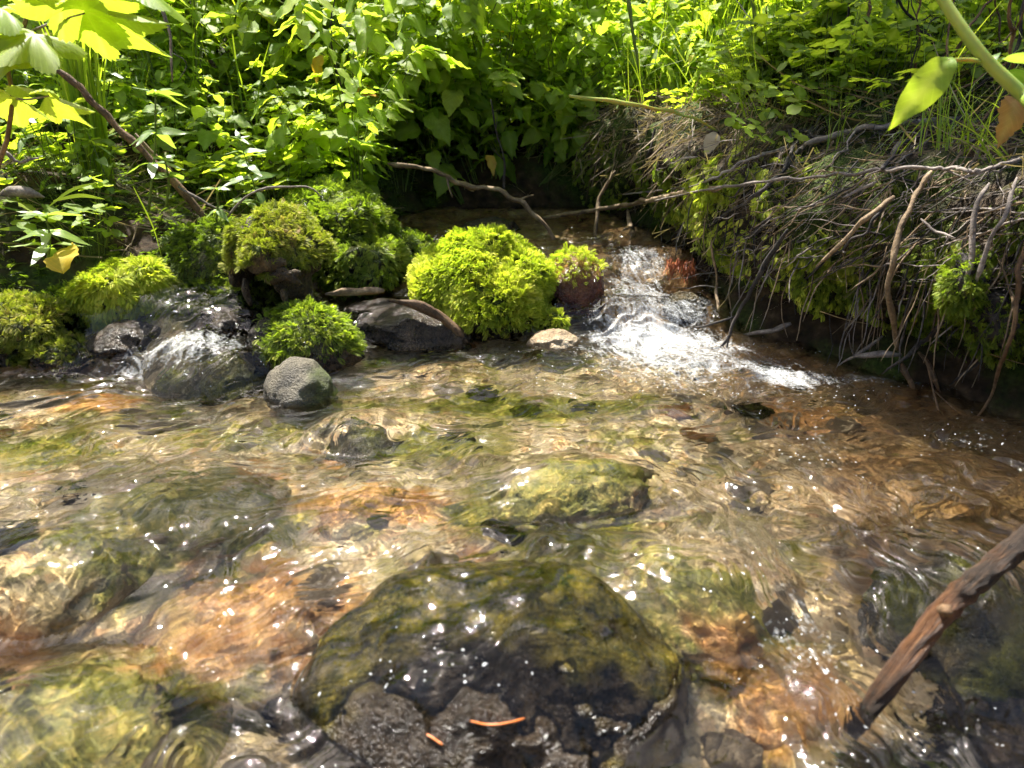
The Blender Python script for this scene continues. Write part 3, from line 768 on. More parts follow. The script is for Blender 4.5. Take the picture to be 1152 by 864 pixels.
    for i, mt, lab, sd in subs:
        cx, cy, rx, ry, top, film = FILM[i]
        h = 0.05
        stone('submerged_stone', lab, 'stone', (cx, cy, top - h - (0.018 if mt == 'algae' else 0.045 if i == 3 else 0.042 if i == 7 else 0.024)), (rx * 1.0, ry * 1.0, h), sd, M[mt], 0.3 * i, amp=0.26, moss=full, fine=0.07, flat=0.5, bedded=mt == 'algae')
    stone('submerged_stone', 'flat rust-orange stone under the water at lower left', 'stone', (-0.255, 0.56, -0.085), (0.10, 0.09, 0.038), 121, M['algae'], 0.3, bedded=True, amp=0.3, fine=0.08)
    stone('submerged_stone', 'small rust-orange stone under the water left of mid pool', 'stone', (-0.17, 0.73, -0.066), (0.06, 0.045, 0.022), 122, M['algae'], 0.9, bedded=True, amp=0.3, fine=0.08)
    stone('submerged_stone', 'pinkish rust stone in the chute right of the foreground boulder', 'stone', (0.235, 0.50, -0.098), (0.06, 0.055, 0.03), 123, M['algae'], 0.9, bedded=True)
    stone('wet_stone', 'dark glistening wet stone under the branch at bottom right', 'stone', (0.405, 0.435, -0.118), (0.085, 0.075, 0.06), 125, M['wet'], 0.5, amp=0.25, fine=0.06)
    # loose cobbles on the bed
    rg = np.random.default_rng(77)
    meshes = []
    for q in range(5):
        me, *_ = rock_mesh('bed_cobble', (1, 0.8, 0.5), 200 + q, M[('tan', 'wetmoss', 'rust', 'wet', 'tan')[q]], 4, 0.13, 1.6, moss=full if q == 1 else None)
        meshes.append(me)
    n = 0
    while n < 60:
        x = rg.uniform(-0.8, 0.5); y = rg.uniform(0.35, 1.2)
        if abs(x) > 0.2 + 0.62 * y or shore(np.array([x]), np.array([y]))[0][0] < 0.05: continue
        if any(((x - f[0]) / f[2]) ** 2 + ((y - f[1]) / f[3]) ** 2 < 1.0 for f in FILM): continue
        q = int(rg.choice(5, p=[0.3, 0.25, 0.12, 0.13, 0.2])); s = rg.uniform(0.012, 0.032)
        o = receiver(obj('bed_cobble', meshes[q], None, (x, y, ground_pt(x, y) + s * 0.05)))
        o.scale = (s, s, s); o.rotation_euler = (0, 0, rg.uniform(0, 6.3))
        tag(o, ('tan', 'olive-green', 'rust-coloured', 'dark brown', 'tan')[q] + ' cobble lying on the stream bed under rippled water', 'stone', 'cobbles on the stream bed')
        n += 1
# ------------------------------------------------------------------ leaves
def leaf_template(rows=12, width=0.30, peak=0.38, serr=0.12, fold=0.25, droop=0.3, wavy=0.03, seed=0, point=1.0):
    """unit-length leaf along +y from the origin; 5 columns"""
    rs = np.random.default_rng(seed)
    V = []; vein = []
    n = rows * 2
    for i in range(n + 1):
        t = i / n
        a = math.log(0.5) / math.log(peak)
        w = width * math.sin(math.pi * t ** a) ** (0.85 if t < peak else 0.85 + 0.35 * point)
        w *= 1 + (serr if i % 2 else -serr) * (0.3 + t)
        y = t; z = -droop * t * t + 0.05 * math.sin(t * 6)
        for c in (-1, -0.5, 0, 0.5, 1):
            x = c * w
            yy = y + abs(c) * serr * (0.0 if i % 2 else 0.04) - 0.06 * abs(c) * (1 - t)
            zz = z + abs(x) * fold - 0.35 * fold * x * x / max(width, .05) + wavy * math.sin(t * 19 + c * 2 + seed) * abs(c)
            V.append((x, yy, zz)); vein.append(1.0 if c == 0 else (0.35 if (i % 4 == 0 and abs(c) == 0.5) else 0.0))
    F = []
    for i in range(n):
        for j in range(4):
            k = i * 5 + j; F.append((k, k + 1, k + 6, k + 5))
    return np.array(V), np.array(F, np.int32), np.array(vein)

def maple_template(seed=0, lobes=5):
    """palmate lobed leaf in a polar fan, unit radius, petiole at the origin, tip along +y"""
    V = [(0, 0, 0)]; vein = [1.0]
    n = 96; rings = 4
    spread = R(140)
    for i in range(n + 1):
        th = -spread + 2 * spread * i / n
        ph = (th / (2 * spread) + 0.5) * lobes
        fr = abs((ph % 1.0) - 0.5) * 2
        lob = 1 - 0.42 * fr ** 1.3
        lob *= 1 - 0.35 * (abs(th) / spread) ** 1.5
        lob *= 1 + 0.055 * (1 if i % 2 else -1) * (0.4 + 0.6 * (1 - fr))
        isv = max(0, 1 - fr * 6) if False else max(0.0, 1 - abs((ph % 1.0) - 0.5) * 14)
        for r in range(1, rings + 1):
            q = r / rings; rad = lob * q
            x = rad * math.sin(th); y = rad * math.cos(th)
            z = 0.05 * math.sin(ph * 2 * math.pi) * q - 0.22 * q * q + 0.015 * math.sin(9 * x + 7 * y + seed)
            V.append((x, y, z)); vein.append(isv)
    F4 = []; F3 = []
    for i in range(n):
        a = 1 + i * rings; b = 1 + (i + 1) * rings
        F3.append((0, b, a))
        for r in range(rings - 1): F4.append((a + r, b + r, b + r + 1, a + r + 1))
    return np.array(V), [np.array(F4, np.int32), np.array(F3, np.int32)], np.array(vein)

def rot_frames(az, pitch, roll):
    """frames for leaves: y axis heads along azimuth az (from +x) with pitch above horizontal, rolled"""
    f = np.stack([np.cos(pitch) * np.cos(az), np.cos(pitch) * np.sin(az), np.sin(pitch)], 1)
    up = np.tile([0.0, 0, 1], (len(az), 1)) + 1e-4
    Fm = frames_from(f, up)
    c, s = np.cos(roll), np.sin(roll)
    x = Fm[:, :, 0] * c[:, None] + Fm[:, :, 2] * s[:, None]; z = -Fm[:, :, 0] * s[:, None] + Fm[:, :, 2] * c[:, None]
    return np.stack([x, Fm[:, :, 1], z], 2)

LT = {}
def plant_meshes(species, seed):
    """-> (stem arrays, leaf arrays) in local metres, base at the origin"""
    rs = np.random.default_rng(seed)
    stems = []; leaves = []
    def add_leaves(tmpl, pos, az, pitch, roll, size, rnd):
        TV, TF, vein = tmpl
        Fm = rot_frames(np.array(az, float), np.array(pitch, float), np.array(roll, float)) * np.array(size, float)[:, None, None]
        leaves.append(scatter(TV, TF, np.array(pos), Fm, {'rnd': np.array(rnd, float)}, {'vein': vein, 'lx': TV[:, 0], 'ly': TV[:, 1]}))
    if species in ('nettle', 'willowherb', 'broad'):
        P = {'nettle': dict(h=(0.38, 0.62), gap=0.055, L=(0.06, 0.105), key='nettle', r=0.0022, lean=0.22, pitch=-0.05),
             'broad': dict(h=(0.28, 0.48), gap=0.06, L=(0.065, 0.115), key='broad', r=0.0022, lean=0.35, pitch=0.0),
             'willowherb': dict(h=(0.16, 0.26), gap=0.028, L=(0.035, 0.055), key='lance', r=0.0018, lean=0.15, pitch=0.35)}[species]
        for st in range(1 if species == 'willowherb' else int(rs.integers(1, 4))):
            h = rs.uniform(*P['h']); az0 = rs.uniform(0, 6.28); ln = h * P['lean'] * rs.uniform(0.3, 1.4)
            b = np.array([rs.normal() * 0.02, rs.normal() * 0.02, -0.03])
            pts = [b, b + np.array([math.cos(az0) * ln * 0.25, math.sin(az0) * ln * 0.25, h * 0.5]), b + np.array([math.cos(az0) * ln, math.sin(az0) * ln, h])]
            path = smooth_path(pts, 14)
            stems.append(tube(path, np.linspace(P['r'], P['r'] * 0.45, 14), 5, seed))
            n = int(h / P['gap']); a = rs.uniform(0, 6.28)
            pos = []; az = []; pi = []; ro = []; sz = []; rn = []
            for k in range(n):
                t = 0.16 + 0.84 * (k + 1) / n
                p = path[min(13, int(t * 13))] * (1 - (t * 13) % 1) + path[min(13, int(t * 13) + 1)] * ((t * 13) % 1)
                a += 1.57 + rs.normal() * 0.2
                L = rs.uniform(*P['L']) * (1.0 if t < 0.75 else 1.0 - 1.9 * (t - 0.75)) 
                for q in (0, math.pi):
                    if rs.random() < 0.06: continue
                    d = np.array([math.cos(a + q), math.sin(a + q), 0.45]); pet = L * 0.28
                    e = p + d * pet
                    if species != 'willowherb': stems.append(tube(np.array([p, p + d * pet * 0.6 + [0, 0, 0.002], e]), [0.0009, 0.0008, 0.0006], 4, 0, cap=False))
                    else: e = p
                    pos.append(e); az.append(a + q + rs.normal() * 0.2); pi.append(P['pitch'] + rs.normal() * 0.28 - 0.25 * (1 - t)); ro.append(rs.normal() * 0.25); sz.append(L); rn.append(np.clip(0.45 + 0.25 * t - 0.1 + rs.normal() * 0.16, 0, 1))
            if species == 'willowherb' or True:
                for q in range(4):
                    pos.append(path[-1]); az.append(q * 1.57 + a); pi.append(0.7 + rs.normal() * 0.2); ro.append(0); sz.append(P['L'][0] * 0.55); rn.append(0.85)
            add_leaves(LT[P['key']], pos, az, pi, ro, sz, rn)
    elif species == 'ground':
        pos = []; az = []; pi = []; ro = []; sz = []; rn = []
        for st in range(16):
            az0 = rs.uniform(0, 6.28); d = rs.uniform(0.01, 0.10); h = rs.uniform(0.03, 0.13)
            b = np.array([math.cos(az0) * d * 0.4, math.sin(az0) * d * 0.4, -0.02]); e = np.array([math.cos(az0) * d, math.sin(az0) * d, h])
            path = smooth_path([b, (b + e) / 2 + [0, 0, 0.015], e], 6)
            stems.append(tube(path, np.linspace(0.0011, 0.0006, 6), 4, 0, cap=False))
            a = rs.uniform(0, 6.28)
            for q in range(3):
                pos.append(e); az.append(a + q * 2.1); pi.append(0.1 + rs.normal() * 0.25); ro.append(rs.normal() * 0.2); sz.append(rs.uniform(0.018, 0.034)); rn.append(np.clip(rs.normal() * 0.2 + 0.55, 0, 1))
        add_leaves(LT['round'], pos, az, pi, ro, sz, rn)
    elif species == 'shrub':   # arching twigs with alternate leaves: fills the back of the bank
        for st in range(5):
            az0 = rs.uniform(0, 6.28); h = rs.uniform(0.30, 0.75); ln = rs.uniform(0.08, 0.35)
            e = np.array([math.cos(az0) * ln, math.sin(az0) * ln, h])
            path = smooth_path([[0, 0, -0.03], e * [0.25, 0.25, 0.6], e, e + np.array([math.cos(az0) * ln * 0.5, math.sin(az0) * ln * 0.5, -0.04])], 18)
            stems.append(tube(path, np.linspace(0.0028, 0.0009, 18), 5, seed + st))
            pos = []; az = []; pi = []; ro = []; sz = []; rn = []
            for k in range(4, 18):
                for q in (-1, 1):
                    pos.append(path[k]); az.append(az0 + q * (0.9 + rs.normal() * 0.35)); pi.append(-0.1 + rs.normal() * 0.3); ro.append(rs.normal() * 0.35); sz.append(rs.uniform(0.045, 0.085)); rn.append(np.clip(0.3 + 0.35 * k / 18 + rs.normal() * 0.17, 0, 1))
            add_leaves(LT['oval'], pos, az, pi, ro, sz, rn)
    return merge(stems), merge(leaves)

def grass_mesh(name, n, h, spread, seed, mat, w=0.0035, lean=0.35, hj=0.45):
    rs = np.random.default_rng(seed)
    k = 7
    az = rs.uniform(0, 6.28, n); d = spread * np.sqrt(rs.random(n)); a2 = rs.uniform(0, 6.28, n)
    base = np.stack([d * np.cos(a2), d * np.sin(a2), np.full(n, -0.02)], 1)
    hh = h * (1 - hj * rs.random(n)); ln = hh * lean * np.abs(rs.normal(size=n)) 
    t = np.linspace(0, 1, k)
    cx = base[:, None, :] + np.stack([np.cos(az)[:, None] * ln[:, None] * t[None] ** 2.2, np.sin(az)[:, None] * ln[:, None] * t[None] ** 2.2, hh[:, None] * (t - 0.25 * (ln / hh)[:, None] * t ** 3)], 2)
    tw = az + 1.57 + rs.normal(size=n) * 0.6
    side = np.stack([np.cos(tw), np.sin(tw), np.zeros(n)], 1)
    ww = w * (0.6 + 0.7 * rs.random(n))[:, None] * (1 - t[None] ** 2.5) + 0.0002
    L = cx - side[:, None] * ww[:, :, None]; Rr = cx + side[:, None] * ww[:, :, None]
    V = np.stack([L, Rr], 2).reshape(-1, 3)
    i = np.arange(n)[:, None] * (2 * k) + 2 * np.arange(k - 1)[None]
    F = np.stack([i, i + 1, i + 3, i + 2], -1).reshape(-1, 4)
    rnd = np.repeat(np.clip(0.5 + 0.25 * rs.normal(size=n), 0, 1), 2 * k)
    return mesh_np(name, V, F, {'rnd': rnd}, mats=[mat])

def leaf_mats():
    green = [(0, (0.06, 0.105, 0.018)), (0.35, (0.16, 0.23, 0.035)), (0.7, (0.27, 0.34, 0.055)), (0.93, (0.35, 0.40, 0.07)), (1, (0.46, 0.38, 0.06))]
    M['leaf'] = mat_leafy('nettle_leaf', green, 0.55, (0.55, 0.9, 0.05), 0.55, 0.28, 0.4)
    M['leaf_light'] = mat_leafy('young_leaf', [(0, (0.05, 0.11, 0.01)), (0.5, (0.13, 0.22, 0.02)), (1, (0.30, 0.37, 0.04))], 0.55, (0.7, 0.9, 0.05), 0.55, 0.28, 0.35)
    M['leaf_blue'] = mat_leafy('herb_leaf', [(0, (0.05, 0.10, 0.03)), (0.6, (0.11, 0.19, 0.05)), (1, (0.20, 0.28, 0.07))], 0.4, (0.6, 0.9, 0.1), 0.38, 0.6, 0.3)
    M['maple'] = mat_leafy('lobed_leaf', [(0, (0.10, 0.19, 0.02)), (0.5, (0.16, 0.26, 0.025)), (1, (0.26, 0.31, 0.035))], 0.45, (0.75, 0.9, 0.1), 0.5, 0.3, 0.45)
    M['yellow'] = mat_leafy('yellowed_leaf', [(0, (0.30, 0.14, 0.02)), (0.4, (0.48, 0.32, 0.03)), (1, (0.62, 0.52, 0.08))], 0.5, (1, 0.8, 0.1), 0.6, 0.2, 0.2)
    M['brownleaf'] = mat_leafy('dead_leaf', [(0, (0.08, 0.035, 0.012)), (0.5, (0.24, 0.12, 0.04)), (1, (0.40, 0.26, 0.10))], 0.35, (1, 0.7, 0.3), 0.7, 0.2, 0.2)
    M['grass'] = mat_leafy('grass_blade', [(0, (0.04, 0.09, 0.01)), (0.6, (0.12, 0.22, 0.02)), (1, (0.28, 0.33, 0.05))], 0.5, (0.7, 0.9, 0.05), 0.4, 0.4)
    M['straw'] = mat_leafy('dry_straw', [(0, (0.06, 0.04, 0.025)), (0.5, (0.24, 0.18, 0.12)), (1, (0.46, 0.38, 0.28))], 0.15, (1, 0.9, 0.6), 0.7, 0.2)
    k = NT('green_stem'); k_ = k.ramp(k.noise(k.obj(), 30, 3), [(0.3, (0.05, 0.09, 0.012)), (0.7, (0.14, 0.18, 0.03))]); M['stem'] = k.done(k.pbsdf(k_, 0.5, 0.4))
    k = NT('pale_green_stem'); k_ = k.ramp(k.noise(k.obj(), 30, 3), [(0.3, (0.17, 0.26, 0.03)), (0.7, (0.28, 0.36, 0.06))]); M['stem_pale'] = k.done(k.pbsdf(k_, 0.45, 0.4, Subsurface_Weight=0.1))
    def bark(name, a, b, c, rough=0.8, wet=0.0):
        k = NT(name); p = k.obj()
        n = k.noise(p, 45, 5, 0.65); m = k.noise(p, 260, 3); q = k.noise(p, 8, 2)
        col = k.ramp(k.math('ADD', k.math('MULTIPLY', n, 0.6), k.math('MULTIPLY', q, 0.4)), [(0.33, a), (0.5, b), (0.66, c)])
        col = k.mix(col, k.ramp(m, [(0.35, (0.55, 0.55, 0.55)), (0.65, (1.2, 1.2, 1.2))]), 0.7, 'MULTIPLY')
        M[name] = k.done(k.pbsdf(col, rough, 0.35, k.bump(k.math('ADD', n, k.math('MULTIPLY', m, 0.5)), 0.8, 0.0025), **({'Coat_Weight': wet, 'Coat_Roughness': 0.15} if wet else {})))
    bark('twig_grey', (0.05, 0.04, 0.034), (0.17, 0.14, 0.12), (0.36, 0.31, 0.27))
    bark('twig_dark', (0.008, 0.007, 0.006), (0.028, 0.023, 0.02), (0.09, 0.075, 0.065))
    bark('twig_tan', (0.07, 0.043, 0.022), (0.19, 0.13, 0.072), (0.36, 0.27, 0.17))
    bark('twig_brown', (0.035, 0.02, 0.01), (0.12, 0.07, 0.035), (0.26, 0.16, 0.08))
    bark('driftwood_red', (0.03, 0.014, 0.007), (0.14, 0.058, 0.026), (0.36, 0.15, 0.065), 0.55, 0.5)
    bark('trunk_bark', (0.03, 0.026, 0.022), (0.10, 0.085, 0.07), (0.22, 0.19, 0.16))
    LT['nettle'] = leaf_template(8, 0.30, 0.34, 0.14, 0.28, 0.30, 0.03, 1)
    LT['broad'] = leaf_template(7, 0.36, 0.40, 0.08, 0.20, 0.35, 0.04, 2)
    LT['lance'] = leaf_template(6, 0.15, 0.42, 0.0, 0.30, 0.35, 0.01, 3)
    LT['round'] = leaf_template(4, 0.42, 0.58, 0.05, 0.20, 0.10, 0.03, 4, 0.0)
    LT['bigoval'] = leaf_template(10, 0.23, 0.45, 0.015, 0.25, 0.45, 0.05, 8)
    LT['oval'] = leaf_template(5, 0.29, 0.45, 0.06, 0.25, 0.25, 0.03, 5)

NAMES = {'nettle': 'nettle_plant', 'broad': 'leafy_plant', 'willowherb': 'herb_plant', 'ground': 'ground_herb', 'shrub': 'leafy_shrub'}
PROTO = {}
def proto(species, q):
    """mesh data of one plant of a kind"""
    if (species, q) not in PROTO:
        (sv, sf, sa), (lv, lf, la) = plant_meshes(species, 1000 + q * 7 + len(species))
        mat = {'nettle': 'leaf_light' if q % 2 else 'leaf', 'broad': 'leaf', 'willowherb': 'leaf_blue', 'ground': 'leaf_light', 'shrub': 'leaf_light' if q % 2 else 'leaf'}[species]
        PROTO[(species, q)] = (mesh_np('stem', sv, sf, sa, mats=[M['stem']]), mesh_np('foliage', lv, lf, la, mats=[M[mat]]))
    return PROTO[(species, q)]

def plant(species, q, loc, rotz, scale, label, cat, group=None, tilt=(0, 0), name=None):
    sm, lm = proto(species, q)
    t = thing(name or NAMES[species], label, cat, loc, rotz, group)
    t.rotation_euler = (tilt[0], tilt[1], rotz); t.scale = (scale,) * 3
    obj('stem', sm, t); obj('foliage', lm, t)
    return t

def leaf_obj(name, tmpl, mat, loc, az, pitch, roll, size, rnd, parent=None):
    TV, TF, vein = tmpl
    Fm = rot_frames(np.array([az]), np.array([pitch]), np.array([roll])) * size
    V, F, A = scatter(TV, TF, np.zeros((1, 3)), Fm, {'rnd': np.array([rnd])}, {'vein': vein, 'lx': TV[:, 0], 'ly': TV[:, 1]})
    return obj(name, mesh_np(name, V, F, A, mats=[mat]), parent, loc)

def build_plants():
    leaf_mats()
    rg = np.random.default_rng(5)
    # ---- rows of plants on the back bank: kind, count, x range, y range
    G = {'nettle': 'nettles on the back bank', 'broad': 'broad-leaved plants on the back bank', 'ground': 'low herbs along the banks', 'shrub': 'leafy shrubs on the slope behind', 'willowherb': 'small herbs on the left bank'}
    LB = {'nettle': 'green nettle with toothed pointed leaves in the thicket behind the stream', 'broad': 'plant with broad drooping leaves leaning over the back bank',
          'ground': 'low herb with small round leaves on the bank', 'shrub': 'arching leafy shrub in the green thicket up the slope', 'willowherb': 'small upright herb with narrow leaves on the left bank'}
    CT = {'nettle': 'nettle', 'broad': 'plant', 'ground': 'herb', 'shrub': 'shrub', 'willowherb': 'herb'}
    def put(sp, n, xr, yr, sc=(0.8, 1.2), keep=None, nproto=4, tiltmax=0.15):
        c = 0; tries = 0
        while c < n and tries < n * 40:
            tries += 1
            x = rg.uniform(*xr); y = rg.uniform(*yr)
            if abs(x) > 0.35 + 0.75 * y: continue
            d = shore(np.array([x]), np.array([y]))[0][0]
            if d > -0.05: continue
            if keep and not keep(x, y): continue
            plant(sp, int(rg.integers(nproto)), (x, y, ground_pt(x, y) - 0.005), rg.uniform(0, 6.28), rg.uniform(*sc), LB[sp], CT[sp], G[sp], (rg.normal() * tiltmax, rg.normal() * tiltmax))
            c += 1
    left_gap = lambda x, y: not (x < -0.35 and y < 1.95)      # the front of the left bank stays low and open
    right_gap = lambda x, y: not (x > 0.45 and y < 1.75)
    both = lambda x, y: left_gap(x, y) and right_gap(x, y)
    put('nettle', 40, (-1.2, 0.75), (2.12, 3.0), (0.75, 1.1), both, 6, 0.3)
    put('shrub', 24, (-1.0, 0.7), (2.1, 2.6), (0.55, 0.9), both)
    put('broad', 16, (-1.0, 0.7), (2.10, 2.7), (0.7, 1.1), both)
    put('shrub', 55, (-2.3, 2.0), (2.6, 4.2), (0.65, 1.05), both)
    put('nettle', 26, (0.45, 1.6), (1.8, 2.9), (0.6, 0.95), both)
    put('ground', 70, (-1.0, 1.1), (1.9, 2.6), (0.8, 1.6), both)
    put('nettle', 22, (-1.3, -0.3), (1.75, 2.3), (0.35, 0.6))
    put('broad', 14, (-1.2, -0.25), (1.7, 2.2), (0.4, 0.6))
    put('ground', 36, (-1.3, -0.35), (1.35, 2.2), (0.7, 1.3))
    put('ground', 34, (0.4, 1.3), (1.5, 2.2), (0.7, 1.3))
    put('shrub', 20, (-1.9, -0.7), (2.0, 2.8), (0.7, 1.1))
    put('willowherb', 26, (-1.2, -0.45), (1.4, 2.1), (0.8, 1.2))
    for q in range(30):     # plants rooted on the very edge of the end bank, hanging forward over the water
        x = -0.42 + 0.86 * ((q * 7 % 30) + rg.random()) / 30; y = rg.uniform(2.085, 2.16)
        plant(('nettle', 'broad', 'nettle', 'shrub')[q % 4], int(rg.integers(4)), (x, y, ground_pt(x, y) - 0.01), rg.uniform(0, 6.28), rg.uniform(0.6, 0.95), ('nettle leaning forward over the mouth of the upper stream', 'broad-leaved plant drooping over the mouth of the upper stream', 'nettle leaning forward over the mouth of the upper stream', 'leafy twigs hanging over the mouth of the upper stream')[q % 4], 'plant', 'plants hanging over the upper stream', (rg.uniform(0.15, 0.85), rg.normal() * 0.25))
    put('ground', 40, (0.5, 0.95), (1.42, 1.95), (0.8, 1.3))
    for q in range(9):      # and a few leaning out from the left corner of the upper stream
        x, y = -0.36 - 0.05 * rg.random(), 1.72 + 0.3 * q / 9
        plant(('broad', 'nettle', 'shrub')[q % 3], int(rg.integers(4)), (x, y, ground_pt(x, y) - 0.01), rg.uniform(0, 6.28), rg.uniform(0.5, 0.8), ('broad-leaved plant', 'nettle', 'leafy twigs')[q % 3] + ' leaning over the left corner of the upper stream', 'plant', 'plants leaning from the left corner of the upper stream', (rg.normal() * 0.2, rg.uniform(0.2, 0.6)))
    put('nettle', 12, (0.55, 1.0), (1.55, 1.95), (0.4, 0.6))
    # ---- grass: clumps one can tell apart, then the far meadow
    gm = [grass_mesh('blades', 60, 0.42, 0.05, 20 + q, M['grass'], 0.0026, 0.45) for q in range(4)]
    gc = 0
    while gc < 46:
        x = rg.uniform(-1.7, 1.7); y = rg.uniform(1.5, 3.0)
        if shore(np.array([x]), np.array([y]))[0][0] > -0.08 or abs(x) > 0.3 + 0.75 * y: continue
        if x > -0.45 and x < 0.5 and y < 2.2: continue
        if x < -0.3 and y < 1.7: continue
        if -1.4 < x < 0.30 and y < 2.75: continue
        if x > 0.4 and y < 1.62: continue
        o = obj('grass_clump', gm[gc % 4], None, (x, y, ground_pt(x, y))); o.rotation_euler = (rg.normal() * .1, rg.normal() * .1, rg.uniform(0, 6.28)); s = rg.uniform(0.7, 1.25); o.scale = (s, s, s)
        tag(o, 'loose clump of long green grass on the bank', 'grass clump', 'grass clumps on the banks'); gc += 1
    thin = [grass_mesh('blades', 14, 0.5, 0.07, 70 + q, M['grass'], 0.0019, 0.55) for q in range(4)]
    gc = 0
    while gc < 44:
        x = rg.uniform(-1.5, 0.9); y = rg.uniform(1.75, 2.6)
        if shore(np.array([x]), np.array([y]))[0][0] > -0.05 or abs(x) > 0.3 + 0.75 * y: continue
        o = obj('grass_clump', thin[gc % 4], None, (x, y, ground_pt(x, y))); s = rg.uniform(0.6, 1.1); o.scale = (s, s, s); o.rotation_euler = (rg.normal() * .15, rg.normal() * .15, rg.uniform(0, 6.28))
        tag(o, 'sparse thin blades of grass rising among the leafy plants', 'grass clump', 'thin grass among the leafy plants'); gc += 1
    for q in range(14):     # yellowed and browned leaves caught here and there
        x = rg.uniform(-1.1, 0.5); y = rg.uniform(1.9, 2.35); z = ground_pt(x, y) + rg.uniform(0.08, 0.35)
        if shore(np.array([x]), np.array([y]))[0][0] > -0.04: continue
        o = leaf_obj('dead_leaf', LT[('nettle', 'oval', 'broad')[q % 3]], M[('yellow', 'brownleaf')[q % 2]], (x, y, z), rg.uniform(0, 6.28), rg.uniform(-1.2, 0.2), rg.normal() * 0.5, rg.uniform(0.04, 0.07), rg.random())
        tag(o, ('yellowed', 'browned')[q % 2] + ' leaf caught among the green plants behind the stream', 'leaf', 'withered leaves among the green plants')
    # ---- hero tuft of tall grass on the left
    g = at_y(118, 232, 1.55); g[2] = ground_pt(g[0], g[1])
    o = obj('grass_tuft', grass_mesh('blades', 64, 0.46, 0.028, 41, M['grass'], 0.0030, 0.13, 0.5), None, g)
    tag(o, 'tall upright tuft of bright grass on the left bank', 'grass')
    # long blades arching low over the left bank
    for q, (pts, wd) in enumerate((([(0, 232), (60, 246), (125, 262)], .0022), ([(150, 210), (172, 255), (182, 290)], .003), ([(0, 258), (25, 257), (52, 262)], .004), ([(55, 232), (80, 214), (110, 205)], .0028), ([(60, 226), (90, 220), (118, 224)], .003))):
        path = smooth_path([at_y(u, v, 1.32 - 0.01 * q) for u, v in pts], 14)
        w = wd * np.sin(np.linspace(0.25, 3.1, 14)) + 0.0003
        V = np.concatenate([path + np.array([0, 0.3, 0.95]) * w[:, None], path - np.array([0, 0.3, 0.95]) * w[:, None]])
        i = np.arange(13); F = np.stack([i, i + 1, i + 15, i + 14], 1)
        o = obj('grass_frond', mesh_np('grass_blade', V, F, {'rnd': np.full(len(V), 0.55 + 0.08 * q)}, mats=[M['grass']]))
        tag(o, ('thin pale blade of grass stretching in from the left edge', 'pale blade of grass leaning down across the dark moss stone', 'short wide blade of grass at the far left edge', 'blade of grass arching left of the tall grass tuft', 'lower blade of grass curving left from the foot of the tall grass tuft')[q], 'grass blade')
    # ---- hero herb (170,100..225)
    def herb(u, v_base, v_top, Y, label, seed, key='lance', whorls=(0.45, 0.72, 1.0), L=0.055, rnd=0.6, mat='leaf_blue', lean=0.0):
        b = at_y(u, v_base, Y); e = at_y(u + lean, v_top, Y - 0.02)
        t = thing('herb_plant', label, 'herb', b)
        path = smooth_path([[0, 0, -0.01], (e - b) * 0.5 + [0.006, 0, 0], e - b], 16)
        V, F, A = tube(path, np.linspace(0.0026, 0.0014, 16), 6, seed); obj('stem', mesh_np('stem', V, F, A, mats=[M['stem']]), t)
        rs = np.random.default_rng(seed); pos = []; az = []; pi = []; sz = []; rn = []; ro = []
        for wi, w in enumerate(whorls):
            p = path[min(15, int(w * 15))]; a = rs.uniform(0, 3)
            m = 4 if w < 1 else 6
            for q in range(m):
                pos.append(p); az.append(a + q * 6.28 / m + rs.normal() * .15); pi.append((0.1 if w < 1 else 0.45) + rs.normal() * .25); sz.append(L * rs.uniform(0.7, 1.1) * (1 if w < 1 else 0.85)); rn.append(np.clip(rnd + rs.normal() * .2, 0, 1)); ro.append(rs.normal() * .3)
        TV, TF, vein = LT[key]
        Fm = rot_frames(np.array(az), np.array(pi), np.array(ro)) * np.array(sz)[:, None, None]
        V, F, A = scatter(TV, TF, np.array(pos), Fm, {'rnd': np.array(rn)}, {'vein': vein, 'lx': TV[:, 0], 'ly': TV[:, 1]})
        obj('foliage', mesh_np('foliage', V, F, A, mats=[M[mat]]), t)
    herb(166, 232, 108, 1.40, 'tallest narrow-leaved herb right of the tall grass tuft', 3, L=0.06, lean=9)
    herb(186, 226, 182, 1.38, 'young herb with rounded bluish leaves below the tallest herb', 4, 'round', (0.6, 1.0), 0.03)
    herb(238, 262, 214, 1.36, 'small herb with narrow leaves left of the rotten log end', 5, 'lance', (0.55, 1.0), 0.035, lean=6)
    herb(52, 288, 246, 1.24, 'pale shining herb just behind the yellow dead leaf', 6, 'lance', (0.3, 0.65, 1.0), 0.060, 0.9)
    herb(118, 272, 236, 1.33, 'leafy herb at the foot of the tall grass tuft', 7, 'oval', (0.35, 0.7, 1.0), 0.032, 0.7, 'leaf_light')
    herb(92, 280, 250, 1.31, 'low herb between the yellow dead leaf and the tall grass tuft', 8, 'oval', (0.4, 1.0), 0.030, 0.6, 'leaf_light')
    # ---- large lobed-leaf seedling, top left
    mp = maple_template(1)
    base = at_y(8, 158, 1.02)
    t = thing('maple_seedling', 'seedling with big backlit lobed leaves in the top left corner', 'plant', base)
    st = [[(8, 158), (14, 110), (8, 66), (24, 40), (34, 0)], [(8, 66), (-20, 30)], [(24, 40), (60, 25), (95, 15)], [(14, 110), (30, 112), (55, 108)], [(34, 12), (70, -6)]]
